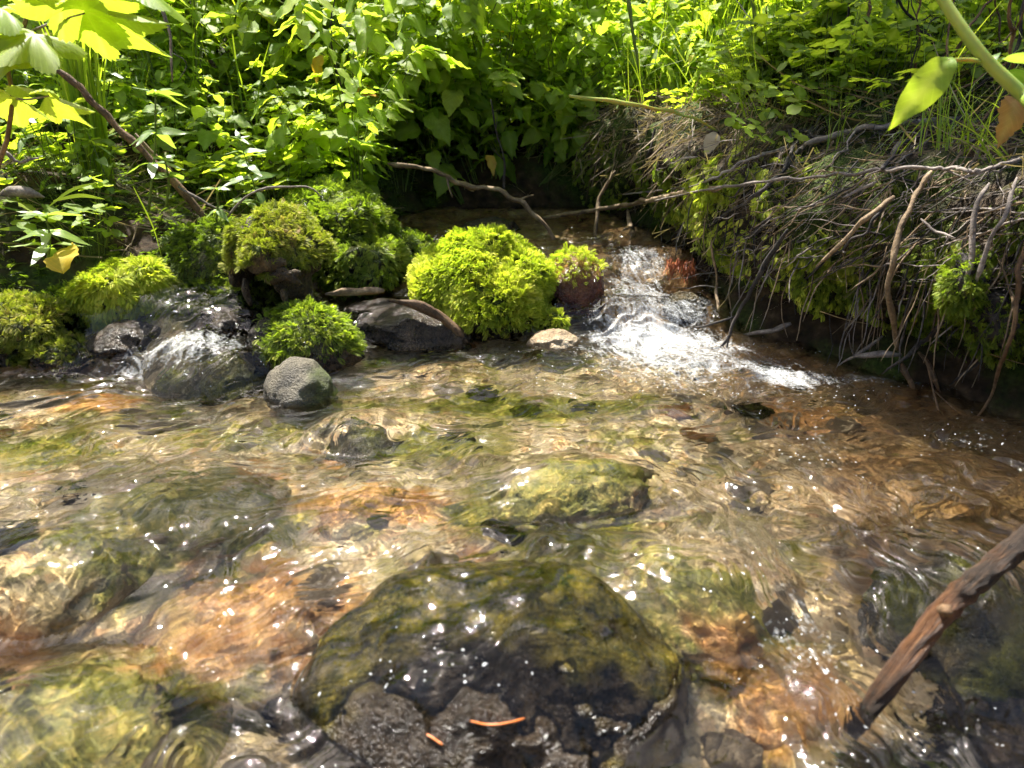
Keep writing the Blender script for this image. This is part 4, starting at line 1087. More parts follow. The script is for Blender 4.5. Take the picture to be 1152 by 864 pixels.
    for q, pl in enumerate(st):
        path = smooth_path([at_y(u, v, 1.02 - 0.03 * (k if q else 0)) - base for k, (u, v) in enumerate(pl)], 14)
        if q == 0: path = np.concatenate([smooth_path([np.array([-1.06, 1.04, ground_pt(-1.06, 1.04) - 0.02]) - base, np.array([-0.80, 1.03, 0.16]) - base, path[0]], 15)[:-1], path])[::1]
        V, F, A = tube(path, np.linspace(0.0040, 0.0022, len(path)) if q == 0 else np.linspace(0.0018, 0.0010, 14), 6, q)
        obj('stem' if q == 0 else 'petiole', mesh_np('stem', V, F, A, mats=[M['twig_brown' if q == 0 else 'twig_grey']]), t)
    for q, (u, v, Y, az, pitch, roll, s, rn) in enumerate(((95, 12, 0.96, -0.15, 0.05, 0.35, 0.105, .45), (38, 38, 0.99, -1.9, -0.35, 0.3, 0.075, .75), (8, 62, 1.0, -2.4, -0.4, 0.1, 0.06, .9), (52, 108, 0.97, -0.1, -0.1, 0.5, 0.062, .7), (10, 108, 1.0, 3.0, -0.1, -0.4, 0.07, .8), (70, -6, 0.95, 0.3, 0.1, 0.4, 0.09, .35), (2, 10, 1.0, -2.8, 0.0, 0.3, 0.07, .6), (150, -20, 0.98, -0.6, -0.3, 0.3, 0.07, .5))):
        leaf_obj('leaf', mp, M['maple'], at_y(u, v, Y) - base, az, pitch, roll, s, rn, t)
    # ---- yellow dead leaf at the left, brown curled leaf at the right, pale leaf top centre
    o = leaf_obj('dead_leaf', LT['broad'], M['yellow'], at_y(70, 305, 1.17), 1.9, 0.75, 0.3, 0.075, 0.55); tag(o, 'yellow-brown dead leaf standing between the left moss stones', 'leaf')
    o = leaf_obj('dead_leaf', LT['nettle'], M['brownleaf'], at_y(1140, 112, 0.93), -2.0, -0.75, 0.5, 0.062, 0.45); tag(o, 'curled brown dead leaf hanging under the thick green stem', 'leaf')
    o = leaf_obj('dead_leaf', LT['broad'], M['brownleaf'], at_y(548, 175, 1.9), 0.6, -0.9, 0.2, 0.05, 0.9); tag(o, 'small brown-edged leaf hanging from the vine over the upper stream', 'leaf')
    o = leaf_obj('dead_leaf', LT['broad'], M['yellow'], at_y(648, 118, 2.08), -0.4, -0.3, 0.9, 0.06, 0.7); tag(o, 'yellow leaf among the green ones above the upper stream', 'leaf')
    o = leaf_obj('dead_leaf', LT['oval'], M['straw'], at_y(805, 150, 1.5), -2.2, -0.7, 0.4, 0.05, 0.9); tag(o, 'pale tan dead leaf caught on the right bank litter', 'leaf')
    o = leaf_obj('dead_leaf', LT['oval'], M['brownleaf'], at_y(940, 30, 1.6), -1.3, -1.0, 0.4, 0.06, 0.7); tag(o, 'brown withered leaf hanging at the top right of the thicket', 'leaf')
    # ---- thick green stem with one big leaf, top right
    b = at_y(1190, 140, 0.78)
    t = thing('stout_herb', 'stout pale green stem with one drooping leaf in the top right corner', 'plant', b)
    gx, gy = 0.86, 0.90
    path = smooth_path([np.array([gx, gy, ground_pt(gx, gy) - 0.02]) - b] + [at_y(u, v, Y) - b for u, v, Y in ((1190, 140, .78), (1150, 106, .80), (1105, 62, .82), (1062, 2, .85), (1040, -40, .87))], 30)
    V, F, A = tube(path, np.linspace(0.0074, 0.0050, 30), 10, 4, rough=0.08); obj('stem', mesh_np('stem', V, F, A, mats=[M['stem_pale']]), t)
    V, F, A = tube(smooth_path([at_y(u, v, Y) - b for u, v, Y in ((1108, 70, .82), (1088, 67, .81), (1066, 68, .80))], 8), np.linspace(0.0022, 0.002, 8), 6, 2)
    obj('petiole', mesh_np('petiole', V, F, A, mats=[M['stem_pale']]), t)
    leaf_obj('leaf', LT['bigoval'], M['maple'], at_y(1068, 67, .80) - b, -2.75, -0.80, 0.9, 0.074, 0.35, t)
    for q, (u, v, az, pi, s) in enumerate(((1120, 75, 0.5, 0.35, 0.08), (1128, 84, 0.2, 0.0, 0.06), (1118, 70, 1.2, 0.4, 0.05))):
        leaf_obj('leaf', LT['lance'], M['leaf_blue'], at_y(u, v, .82) - b, az, pi, 0.3, s, 0.5, t)
from mathutils.bvhtree import BVHTree
BVH = None
def hit(u, v, back=0.0, default_y=1.6):
    """the point of the bank seen at photo pixel u, v, moved back metres off the surface towards the eye"""
    d = norm(ray(u, v)); o = np.array([0, 0, CAM_H])
    loc, n, i, dist = BVH.ray_cast(Vector(o), Vector(d))
    if loc is None: return at_y(u, v, default_y)
    return o + d * (dist - back)

def depth(p): return p[1] * CP - (p[2] - CAM_H) * SP

def twig(pts, r, mat, label, group=None, off=0.02, name='twig', taper=(1.0, 0.45), knob=0.25, n=None, world=False, cat='twig', seg=6, wob=0.004, seed=0, forks=0):
    P = [np.array(p) if world else hit(p[0], p[1], off if len(p) < 3 else p[2]) for p in pts]
    if not world:       # keep a stick straight in depth: no dips into hollows between its ends
        y = [depth(p) for p in P]; k = len(P)
        lo = np.linspace(y[0], y[-1], k)
        for i in range(1, k - 1):
            if y[i] > lo[i] + 0.03:
                d = norm(P[i] - np.array([0, 0, CAM_H])); P[i] = P[i] - d * (y[i] - lo[i] - 0.03)
    L = sum(np.linalg.norm(P[i + 1] - P[i]) for i in range(len(P) - 1))
    n = n or int(max(8, L / 0.012))
    path = smooth_path(P, n)
    t = np.arange(n) * 0.31
    w = np.stack([perlin2(t + 7.3 * q, np.full(n, seed * 1.7 + q), 60 + q) for q in range(3)], 1)
    path = path + w * wob * np.sin(np.linspace(0, math.pi, n))[:, None]
    rr = (r if world else 0.80 * r * depth(P[len(P) // 2]) / FPX)
    rad = rr * np.linspace(taper[0], taper[1], n)
    rad[0] *= 0.45; rad[-1] *= 0.45; rad[1] *= 0.85; rad[-2] *= 0.85
    if name in ('bark_strip', 'wood_fragment'): rad = rad * (0.25 + 0.85 * np.sin(np.linspace(0.15, 2.95, n)) ** 0.7)
    parts = [tube(path, rad, seg, seed, knob * 1.3, rough=0.6 if name == 'bark_strip' else 0.32)]
    rs = np.random.default_rng(seed + 5)
    for f in range(forks):
        i = int(rs.uniform(0.3, 0.85) * (n - 2)); dr = norm(path[i + 1] - path[i]); s = norm(rs.normal(size=3) * [1, .5, 1]); l = rs.uniform(0.02, 0.06)
        e = path[i] + (dr * 0.7 + s * 0.7) * l
        parts.append(tube(smooth_path([path[i], (path[i] + e) / 2 + s * 0.003, e], 6), rad[i] * np.linspace(0.6, 0.3, 6), 5, f))
    V, F, A = merge(parts)
    c = path[n // 2]
    o = obj(name, mesh_np(name, V - c, F, A, mats=[M[mat]]), None, c)
    return receiver(tag(o, label, cat, group))

def turf_mesh():
    """the overhanging lip of the right bank: a bulging strip of matted turf"""
    pts = [(0.27, 2.08, 0.26), (0.385, 1.92, 0.26), (0.445, 1.72, 0.25), (0.475, 1.55, 0.235), (0.495, 1.40, 0.215), (0.555, 1.27, 0.205), (0.66, 1.12, 0.205), (0.775, 0.96, 0.20), (0.90, 0.78, 0.19), (1.05, 0.55, 0.18)]
    n, seg = 150, 56
    path = smooth_path(pts, n)
    t = norm(np.gradient(path, axis=0) * [1, 1, 0])
    side = np.stack([t[:, 1], -t[:, 0], np.zeros(n)], 1)     # towards the water is -side or +side
    side = np.where((side[:, :1] > 0), -side, side)
    ang = np.arange(seg) / seg * 2 * np.pi
    ex = 0.125; ez = 0.135
    V = path[:, None] + side[:, None] * (ex * np.cos(ang))[None, :, None] + np.array([0, 0, 1.0]) * (ez * np.sin(ang) * np.where(np.sin(ang) > 0, 0.85, 1.0))[None, :, None]
    V = V.reshape(-1, 3)
    N = (side[:, None] * np.cos(ang)[None, :, None] + np.array([0, 0, 1.0]) * np.sin(ang)[None, :, None]).reshape(-1, 3)
    V = V + N * (0.035 * fbm3(V * 9, 70, 4) + 0.012 * fbm3(V * 34, 71, 3))[:, None]
    i = np.arange(n - 1)[:, None] * seg; j = np.arange(seg)[None]; j2 = (j + 1) % seg
    Q = np.stack([i + j, i + seg + j, i + seg + j2, i + j2], -1).reshape(-1, 4)
    T = np.concatenate([Q[:, [0, 1, 2]], Q[:, [0, 2, 3]]])
    a, b, c = V[T[:, 0]], V[T[:, 1]], V[T[:, 2]]
    fn = np.cross(b - a, c - a)
    if np.sum(np.einsum('ij,ij->i', fn, N[T[:, 0]])) < 0: Q = Q[:, ::-1]; T = T[:, ::-1]
    return V, Q, T

def strips(P, D, L, w, rg, rnd, bend=0.25):
    """thin curved straws starting at P heading D"""
    n = len(P); k = 5
    t = np.linspace(0, 1, k)
    up = rg.normal(size=(n, 3)); s = norm(np.cross(D, up)); b = np.cross(D, s)
    c = P[:, None] + D[:, None] * (L[:, None] * t[None])[:, :, None] + b[:, None] * ((L * bend * rg.normal(size=n))[:, None] * (t * t)[None])[:, :, None]
    ww = w[:, None] * (1 - 0.5 * t[None])
    V = np.stack([c - s[:, None] * ww[:, :, None], c + s[:, None] * ww[:, :, None]], 2).reshape(-1, 3)
    i = np.arange(n)[:, None] * 2 * k + 2 * np.arange(k - 1)[None]
    F = np.stack([i, i + 1, i + 3, i + 2], -1).reshape(-1, 4)
    return V, [F], {'rnd': np.repeat(rnd, 2 * k)}

def build_bank(ground):
    global BVH
    rg = np.random.default_rng(21)
    V, Q, T = turf_mesh()
    k = NT('matted_turf'); p = k.obj(); n2 = k.noise(p, 50, 5); n3 = k.noise(p, 200, 3)
    c = k.ramp(n2, [(0.3, (0.008, 0.006, 0.004)), (0.5, (0.03, 0.022, 0.013)), (0.7, (0.10, 0.07, 0.045))])
    c = k.mix(c, k.ramp(n3, [(0.3, (0.012, 0.02, 0.004)), (0.7, (0.07, 0.10, 0.015))]), k.mrange(k.noise(p, 9, 4), 0.45, 0.58))
    turf_mat = k.done(k.pbsdf(c, 0.85, 0.2, k.bump(k.math('ADD', n2, n3), 1.0, 0.006)))
    t = thing('bank_turf', 'overhanging lip of matted turf along the right bank', 'turf')
    receiver(obj('sod', mesh_np('sod', V, Q, mats=[turf_mat]), t))
    gme = ground.data
    gv = np.empty(len(gme.vertices) * 3, np.float32); gme.vertices.foreach_get('co', gv); gv = gv.reshape(-1, 3)
    gf = np.array([pp.vertices[:] for pp in gme.polygons if 0.1 < gv[pp.vertices[0], 1] < 4 and abs(gv[pp.vertices[0], 0]) < 3])
    allV = np.concatenate([gv, V]); allF = [tuple(f) for f in gf] + [tuple(f) for f in (T + len(gv))]
    BVH = BVHTree.FromPolygons([Vector(v) for v in allV], allF)
    # moss on the face of the turf, in ragged drapes
    Nn = vnormals(V, T)
    def mw(C, N):
        side = sstep(0.30, 0.0, np.abs(C[:, 2] - 0.17) * 1.4) * sstep(0.75, 0.2, N[:, 2])
        pat = sstep(0.0, 0.30, fbm3(C * 8, 81, 3) + 0.25 * np.exp(-((C[:, 1] - 1.38) / 0.16) ** 2))
        return side * (0.05 + pat) * sstep(0.5, 0.0, N[:, 0]) 
    obj('moss_cover', moss_mesh('moss_cover', V, T, Nn, 16000, 0.0125, M['moss_green'], rg, mw, down=0.9, out=0.5, lift=0.004), t)
    def mw2(C, N): return mw(C, N) * np.exp(-((C[:, 1] - 1.36) / 0.12) ** 2)
    obj('moss_cover', moss_mesh('moss_cover', V, T, Nn, 3500, 0.014, M['moss_bright'], rg, mw2, down=0.8, out=0.6, lift=0.010), t)
    # dry straw and rootlets matted on top and hanging down
    def sw(C, N): return sstep(-0.5, 0.3, N[:, 2] + 0.3 * perlin3(C * 12, 4)) * sstep(0.6, -0.2, N[:, 0] - 0.4)
    P, N = sample_surface(V, T, 2700, rg, lambda C, N: sw(C, N) * (0.28 + 0.72 * sstep(1.28, 1.5, C[:, 1])))
    dn = np.array([0, 0, -1.0]) - N * (N @ np.array([0, 0, -1.0]))[:, None]
    D = norm(np.array([-0.55, -0.25, -0.35]) + 0.5 * dn + rg.normal(size=P.shape) * 0.60 + N * 0.10)
    sv = strips(P + N * (0.002 + 0.020 * rg.random(len(P)) ** 2)[:, None] - D * 0.02, D, 0.025 + 0.07 * rg.random(len(P)) ** 2, 0.0006 + 0.0011 * rg.random(len(P)), rg, np.clip(0.14 + 0.26 * rg.normal(size=len(P)) + 0.14 * sstep(1.3, 1.5, P[:, 1]), 0, 1))
    o = obj('bank_litter', mesh_np('bank_litter', *sv, mats=[M['straw']]))
    tag(o, 'dry straw and dead stems matted over the right bank', 'litter', kind='stuff')
    # level ground behind the lip: litter too
    n = 2600
    X = rg.uniform(0.35, 1.6, n); Y = rg.uniform(0.9, 2.3, n); keep = (shore(X, Y)[0] < -0.05); X, Y = X[keep], Y[keep]
    P = np.stack([X, Y, ground_z(X, Y) + 0.02 * rg.random(len(X))], 1)
    D = norm(rg.normal(size=P.shape) * [1, 1, 0.30] + [-0.4, -0.3, 0.12])
    sv1 = strips(P, D, 0.05 + 0.12 * rg.random(len(P)), 0.0007 + 0.0012 * rg.random(len(P)), rg, np.clip(0.2 + 0.25 * rg.normal(size=len(P)), 0, 1))
    n = 2600
    X = rg.uniform(-1.4, 0.4, n); Y = rg.uniform(1.3, 2.6, n); keep = (shore(X, Y)[0] < -0.03); X, Y = X[keep], Y[keep]
    P = np.stack([X, Y, ground_z(X, Y) + 0.015 * rg.random(len(X))], 1)
    D = norm(rg.normal(size=P.shape) * [1, 1, 0.4] + [0, -0.3, 0.1])
    sv2 = strips(P, D, 0.04 + 0.09 * rg.random(len(P)), 0.0006 + 0.001 * rg.random(len(P)), rg, np.clip(0.3 + 0.2 * rg.normal(size=len(P)), 0, 1))
    o = obj('dead_stems', mesh_np('dead_stems', *merge([sv1, sv2]), mats=[M['straw']]))
    tag(o, 'dead stems and straw strewn under the plants on both banks', 'litter', kind='stuff')
    # ground cover moss between the left stones and on the soil
    n = 12000
    X = rg.uniform(-1.5, -0.2, n); Y = rg.uniform(1.15, 2.1, n); keep = (shore(X, Y)[0] < 0.01); X, Y = X[keep], Y[keep]
    P = np.stack([X, Y, ground_z(X, Y)], 1); pn = perlin2(X * 7, Y * 7, 44); m = pn > -0.15; P = P[m]; pn = pn[m]
    Fm = frames_from(rg.normal(size=P.shape) * [1, 1, 0.3] + [0, -0.5, 0.4], np.tile([0, 0, 1.0], (len(P), 1)) + rg.normal(size=P.shape) * 0.3)
    TV, TF = FR[0]
    sv = scatter(TV, TF, P, Fm * (0.020 * (0.6 + 0.8 * rg.random(len(P))))[:, None, None], {'rnd': np.clip(0.4 + 0.5 * pn + 0.2 * rg.normal(size=len(P)), 0, 1)})
    o = obj('ground_moss', mesh_np('ground_moss', *sv, smooth=False, mats=[M['moss_dark']]))
    tag(o, 'dark moss carpeting the soil of the left bank', 'moss', kind='stuff')

    # green plants spilling over the crest of the turf
    n = 0; tries = 0
    while n < 40 and tries < 900:
        tries += 1
        y = rg.uniform(1.0, 2.0); x = np.interp(y, YR, XR) + rg.uniform(0.03, 0.26)
        hitp = BVH.ray_cast(Vector((x, y, 1.0)), Vector((0, 0, -1)))[0]
        if hitp is None or hitp[2] < 0.16: continue
        sp = str(rg.choice(['ground', 'nettle', 'grass', 'broad'], p=[.45, .2, .25, .1])) if y > 1.25 else 'grass'
        if sp == 'grass':
            o = obj('grass_clump', bpy.data.meshes['blades.%03d' % int(rg.integers(4, 8))], None, hitp); s_ = rg.uniform(0.25, 0.5); o.scale = (s_, s_, s_); o.rotation_euler = (rg.normal() * .4, rg.normal() * .4 - 0.2, rg.uniform(0, 6.28))
            tag(o, 'few thin blades of grass growing out of the crest of the right bank', 'grass clump', 'grass on the crest of the right bank')
        else:
            plant(sp, int(rg.integers(4)), (hitp[0], hitp[1], hitp[2] - 0.006), rg.uniform(0, 6.28), {'ground': rg.uniform(0.6, 1.0), 'nettle': rg.uniform(0.25, 0.42), 'broad': rg.uniform(0.25, 0.4)}[sp],
                  {'ground': 'low round-leaved herb spilling over the crest of the right bank', 'nettle': 'young nettle on the crest of the right bank', 'broad': 'young broad-leaved plant on the crest of the right bank'}[sp], 'herb', 'herbs on the crest of the right bank', (rg.normal() * .2, rg.normal() * .2 - 0.25))
        n += 1
    # ------------------------------------------------------------ sticks one can point to (photo pixels)
    H = [
        ([(608, 246, .10), (700, 231, .07), (760, 219, .06), (812, 211, .05)], 4.2, 'twig_tan', 'thick tan cane end jutting left from the right bank over the upper stream', 0.05, (0.8, 0.9)),
        ([(700, 234, .07), (804, 212, .055), (946, 196, .05), (1064, 189, .05), (1103, 191, .05), (1165, 174, .05)], 2.4, 'twig_grey', 'longest thin pale stick running level across the whole right bank', 0.05, (0.8, 1.3)),
        ([(1110, 190, .05), (1090, 197, .05), (1070, 206, .045)], 2.0, 'twig_grey', 'short pale fork end under the longest level stick at the right', 0.05, (1, .6)),
        ([(700, 219, .05), (752, 213, .05), (794, 205, .05), (839, 181, .045), (887, 165, .04)], 2.2, 'twig_grey', 'grey stick rising just above the longest level stick', 0.04, (0.7, 1)),
        ([(905, 162, .05), (960, 147, .05), (1016, 139, .05), (1085, 134, .04)], 5.0, 'twig_grey', 'thick weathered grey branch lying near the top of the right bank', 0.05, (0.8, 1.0)),
        ([(992, 190, .05), (1002, 178, .05), (1016, 163, .055), (1050, 144, .055), (1100, 127, .05)], 4.2, 'twig_dark', 'black crooked branch crossing below the thick grey branch', 0.05, (0.7, 1.1)),
        ([(786, 262, .05), (839, 226, .05), (870, 205, .045), (905, 163, .04), (916, 140, .04)], 3.8, 'twig_dark', 'black branch slanting up from the fall across the right bank', 0.05, (0.6, 1.0)),
        ([(887, 146, .05), (891, 167, .05), (880, 194, .05)], 3.0, 'twig_dark', 'short black stub hooked over the end of the thick grey branch', 0.06, (1, .7)),
        ([(884, 147, .05), (905, 148, .05), (915, 155, .05)], 3.0, 'twig_dark', 'short dark crosspiece at the left end of the thick grey branch', 0.05, (1, .7)),
        ([(914, 150, .04), (930, 118, .04), (947, 95, .03)], 2.6, 'twig_grey', 'grey twig leaning up over the crest of the right bank', 0.04, (1, .6)),
        ([(948, 222, .04), (968, 214, .04), (986, 204, .04)], 3.2, 'twig_grey', 'short pale broken stick below the middle of the right bank', 0.04, (.7, 1)),
        ([(918, 300, .06), (957, 264, .06), (978, 243, .055), (1006, 221, .05)], 4.6, 'twig_tan', 'stout tan stick slanting across the face of the right bank', 0.055, (0.6, 1.0)),
        ([(882, 334, .06), (930, 292, .06), (974, 258, .06), (997, 228, .05)], 2.6, 'twig_dark', 'long dark stick just below the stout tan slanting stick', 0.06, (0.6, 1.0)),
        ([(1048, 192, .05), (1033, 216, .06), (1014, 255, .07), (1003, 300, .08), (1003, 350, .08), (1010, 395, .05)], 4.8, 'twig_tan', 'thick tan root dropping from the right bank to the water', 0.06, (0.8, 0.9)),
        ([(1113, 206, .05), (1103, 229, .05), (1089, 299, .05), (1086, 330, .05)], 3.6, 'twig_grey', 'grey hanging root left of the spotted root at the right', 0.05, (0.8, 1.0)),
        ([(1144, 200, .05), (1127, 250, .05), (1106, 299, .05), (1098, 318, .05)], 3.4, 'twig_grey', 'pale spotted root slanting down near the right edge', 0.05, (0.8, 1.0)),
        ([(979, 68, .05), (995, 80, .05), (1012, 93, .05)], 2.4, 'twig_grey', 'short pale stick caught in the dark thicket at top right', 0.05, (0.8, 1.0)),
        ([(1036, 246, .06), (1051, 260, .06), (1075, 268, .06)], 2.2, 'twig_grey', 'small white curved twig beside the thick tan hanging root', 0.06, (1, .5)),
        ([(1165, 250, .05), (1152, 282, .05), (1144, 320, .06), (1137, 379, .07), (1117, 438, .06), (1096, 474, .02)], 3.2, 'twig_brown', 'long bent root at the right edge reaching down into the water', 0.06, (1.3, 0.6)),
        ([(1068, 434, .03), (1090, 415, .05), (1120, 388, .05)], 2.2, 'twig_dark', 'dark twig slanting out of the water inside the bent root', 0.05, (0.8, 1.0)),
        ([(958, 402, .06), (985, 398, .07), (1014, 399, .05)], 4.4, 'twig_grey', 'stubby grey root lying level above the water under the right bank', 0.06, (0.8, 1.0)),
        ([(944, 411, .04), (958, 402, .05), (974, 393, .06), (993, 378, .06)], 2.6, 'twig_grey', 'thin root hooking down to the water left of the stubby grey root', 0.05, (0.7, 1.0)),
        ([(992, 421, .05), (1023, 397, .07), (1040, 380, .07), (1063, 361, .06)], 3.2, 'twig_dark', 'black forked root running from the mossy root down to the water', 0.06, (0.6, 1.3)),
        ([(1012, 404, .05), (1020, 425, .05), (1031, 447, .02)], 4.2, 'twig_brown', 'brown root stub stepping down into the water', 0.05, (1, .8)),
        ([(1033, 396, .05), (1046, 412, .05), (1054, 430, .04), (1057, 442, .02)], 3.6, 'twig_brown', 'reddish root bending into the water right of the brown root stub', 0.05, (1, .7)),
        ([(1041, 404, .07), (1048, 440, .07), (1058, 470, .05), (1070, 502, .0)], 1.7, 'twig_brown', 'thin straight stick poking into the water in front of the roots', 0.05, (1, .7)),
        ([(886, 258, .06), (860, 300, .06), (842, 333, .07), (828, 358, .08), (814, 388, .09), (793, 401, .09)], 2.8, 'twig_dark', 'black crooked twig dangling over the foot of the small fall', 0.07, (1.2, 0.7)),
        ([(776, 370, .08), (800, 364, .08), (829, 355, .08)], 2.2, 'twig_dark', 'short dark twig touching the white water beside the crooked dangling twig', 0.07, (0.6, 1)),
        ([(836, 377, .03), (867, 373, .04), (890, 364, .03)], 4.0, 'twig_grey', 'grey root lying on the waterline under the mossy drapes', 0.04, (0.7, 1)),
        ([(706, 236, .06), (709, 262, .06), (707, 283, .06), (690, 293, .06), (662, 287, .06)], 2.8, 'twig_tan', 'orange-tan root looping over the head of the small fall', 0.06, (1.2, .7)),
        ([(692, 192, .05), (674, 226, .05), (668, 286, .04)], 2.8, 'twig_tan', 'pale straight root hanging behind the head of the small fall', 0.05, (0.8, 1.0)),
        ([(800, 270, .06), (806, 320, .06), (808, 350, .05)], 2.2, 'twig_tan', 'pale vertical root hanging beside the small fall', 0.05, (0.9, 1.0)),
    ]
    for q, (pts, r, mat, lab, off, tp) in enumerate(H):
        twig(pts, r, mat, lab, None, off, 'root' if 'root' in lab else 'stick', tp, 0.25, seed=q, forks=2 if (r < 3 and len(pts) > 3) else 0, cat='root' if 'root' in lab else 'stick', seg=8, wob=0.006)
    # vine and stems elsewhere
    def w(l, Y): return [at_y(u, v, Y + (k if not isinstance(Y, (list, tuple)) else 0) * 0.0) for k, (u, v) in enumerate(l)]
    twig(w([(436, 184), (484, 191), (519, 208), (567, 215), (606, 247), (642, 296)], 1.72), 0.0062, 'twig_tan', 'brown vine bowing across the mouth of the upper stream', None, world=True, name='vine', cat='vine', seed=51, taper=(0.8, 0.9), forks=3, wob=0.01)
    twig(w([(567, 215), (566, 180), (557, 139), (552, 112)], 1.74), 0.0032, 'twig_dark', 'thin dark stem standing up from the bowing vine', None, world=True, name='reed', cat='stem', seed=52, forks=2)
    twig(w([(35, 60), (80, 90), (104, 115), (146, 156), (194, 203), (236, 252)], 1.45), 0.0068, 'twig_brown', 'brown fallen stem slanting down behind the tall grass tuft', None, world=True, name='stick', cat='stick', seed=53, taper=(1.0, 1.0), seg=8)
    twig(w([(152, 150), (172, 172), (198, 197)], 1.42), 0.0036, 'twig_tan', 'short pale stick lying along the brown fallen stem', None, world=True, name='stick', cat='stick', seed=54)
    twig(w([(200, 210), (232, 228), (262, 240)], 1.36), 0.0028, 'twig_grey', 'pale straight twig just left of the rotten log end', None, world=True, name='stick', cat='stick', seed=55)
    twig(w([(254, 247), (272, 226), (295, 214), (333, 209), (352, 214), (363, 223)], 1.36), 0.0030, 'twig_grey', 'arched twig resting over the top of the rotten log end', None, world=True, name='stick', cat='stick', seed=56)
    twig(w([(178, -8), (186, 20), (191, 45), (194, 92)], 1.2), 0.0034, 'twig_grey', 'bare grey twig hanging down from the top left', None, world=True, name='stick', cat='stick', seed=57)
    twig(w([(195, 60), (205, 68), (208, 78), (200, 92)], 1.2), 0.0012, 'twig_dark', 'fine curled tip beside the bare hanging grey twig', None, world=True, name='stick', cat='stick', seed=58)
    twig(w([(385, 205), (388, 120), (372, 40), (378, -10)], 1.9), 0.0030, 'twig_dark', 'dark upright stem in the leaves left of centre', None, world=True, name='reed', cat='stem', seed=59)
    twig(w([(706, -5), (716, 60), (728, 120)], 1.95), 0.0055, 'stem', 'thick green-brown stem at top right of centre', None, world=True, name='reed', cat='stem', seed=60)
    twig(w([(845, -5), (856, 50), (864, 90)], 1.75), 0.0050, 'stem', 'dark green reed stem above the right bank', None, world=True, name='reed', cat='stem', seed=61)
    twig(w([(640, 108), (720, 118), (775, 132), (808, 148)], 1.55), 0.0050, 'stem_pale', 'bright green bent stem lying over the straw of the right bank', None, world=True, name='reed', cat='stem', seed=62)
    # bark strip along the ridge of the wet slab, pale wood chips
    for pl, r, mat, lab, nm in (([(438, 338), (478, 346), (510, 370), (533, 394)], 0.011, 'twig_brown', 'wet brown strip of bark along the edge of the dark wet slab', 'bark_strip'),
                            ([(366, 331), (400, 328), (432, 327)], 0.008, 'twig_tan', 'pale green-tan stick lying behind the dark wet slab', 'stick'),
                            ([(0, 219), (22, 214), (50, 222)], 0.013, 'twig_grey', 'pale weathered wood fragment at the left edge', 'wood_fragment'),
                            ([(6, 170), (20, 182), (44, 178)], 0.004, 'twig_grey', 'bleached twig under the lobed leaves at the left edge', 'stick')):
        Y = 1.235 if pl[0][0] > 300 else 1.33
        twig([at_y(u, v, Y) for u, v in pl], r, mat, lab, None, world=True, name=nm, cat='bark' if nm == 'bark_strip' else 'wood', seed=int(r * 9000), taper=(0.8, 0.7), seg=10, knob=0.5)
    # ------------------------------------------------------------ the tangle: many similar twigs
    kinds = [('twig_grey', 'thin weathered grey twig in the tangle on the right bank'), ('twig_dark', 'thin blackened twig in the tangle on the right bank'), ('twig_tan', 'thin tan dead stem in the tangle on the right bank')]
    n = 0
    while n < 290:
        u = rg.uniform(690, 1150); v = rg.uniform(70 + 60 * (u < 800), 330)
        if v < 165 - 0.12 * (u - 690): continue
        a = R(rg.choice([rg.uniform(10, 35), rg.uniform(25, 65), rg.uniform(-10, 10), rg.uniform(65, 100)], p=[.35, .4, .12, .13])); L = rg.uniform(35, 150)
        e = (u + L * math.cos(a), v - L * math.sin(a))
        m = ((u + e[0]) / 2 + rg.normal() * 6, (v + e[1]) / 2 + rg.normal() * 6)
        if e[1] < 55 or e[0] > 1200: continue
        q = int(rg.choice(3, p=[.45, .3, .25])); off = rg.uniform(0.008, 0.05)
        P = [hit(*c, off) for c in ((u, v), m, e)]
        if max(np.linalg.norm(P[0] - P[1]), np.linalg.norm(P[1] - P[2])) > 0.22: continue
        twig(P, 0.0006 + 0.0016 * rg.random() ** 2, kinds[q][0], kinds[q][1], 'twigs tangled on the right bank', world=True, name='twig', seed=n, seg=5, taper=(0.25, 1.0), forks=int(rg.random() < 0.5) * 3, wob=0.008)
        n += 1
    n = 0
    while n < 110:
        u = rg.uniform(650, 1150); v0 = rg.uniform(215, 320) + 25 * (u > 850)
        p = hit(u, v0, rg.uniform(0.0, 0.03)); 
        if p[1] > 2.2: continue
        l = rg.uniform(0.05, 0.15)
        if p[2] - l < -0.03: l = max(0.03, p[2] + 0.03)
        e = p + np.array([rg.normal() * 0.015 - 0.01, rg.normal() * 0.015 - 0.015, -l])
        m = (p + e) / 2 + rg.normal(size=3) * 0.006
        q = int(rg.choice(3, p=[.25, .4, .35]))
        twig([p, m, e], rg.uniform(0.0008, 0.0021), ('twig_grey', 'twig_dark', 'twig_tan')[q], ('grey', 'dark', 'tan')[q] + ' rootlet hanging below the lip of the right bank', 'rootlets hanging from the right bank', world=True, name='rootlet', cat='root', seed=n + 300, seg=5, wob=0.006)
        n += 1
    # dark dead stems of the thicket at top right
    for n in range(90):
        x = rg.uniform(0.60, 1.45); y = rg.uniform(1.15, 1.95)
        z = ground_pt(x, y); h = rg.uniform(0.10, 0.50); l = rg.normal(size=2) * rg.choice([0.06, 0.18])
        twig([[x, y, z - 0.02], [x + l[0] * .4, y + l[1] * .4, z + h * .5], [x + l[0], y + l[1], z + h]], rg.uniform(0.0015, 0.0038), ('twig_dark', 'twig_brown')[n % 2], ('blackish', 'brown')[n % 2] + ' dead stem standing in the shaded thicket at top right', 'dead stems of the thicket', world=True, name='dead_stalk', cat='stalk', seed=n + 500, seg=5, forks=2, wob=0.01)
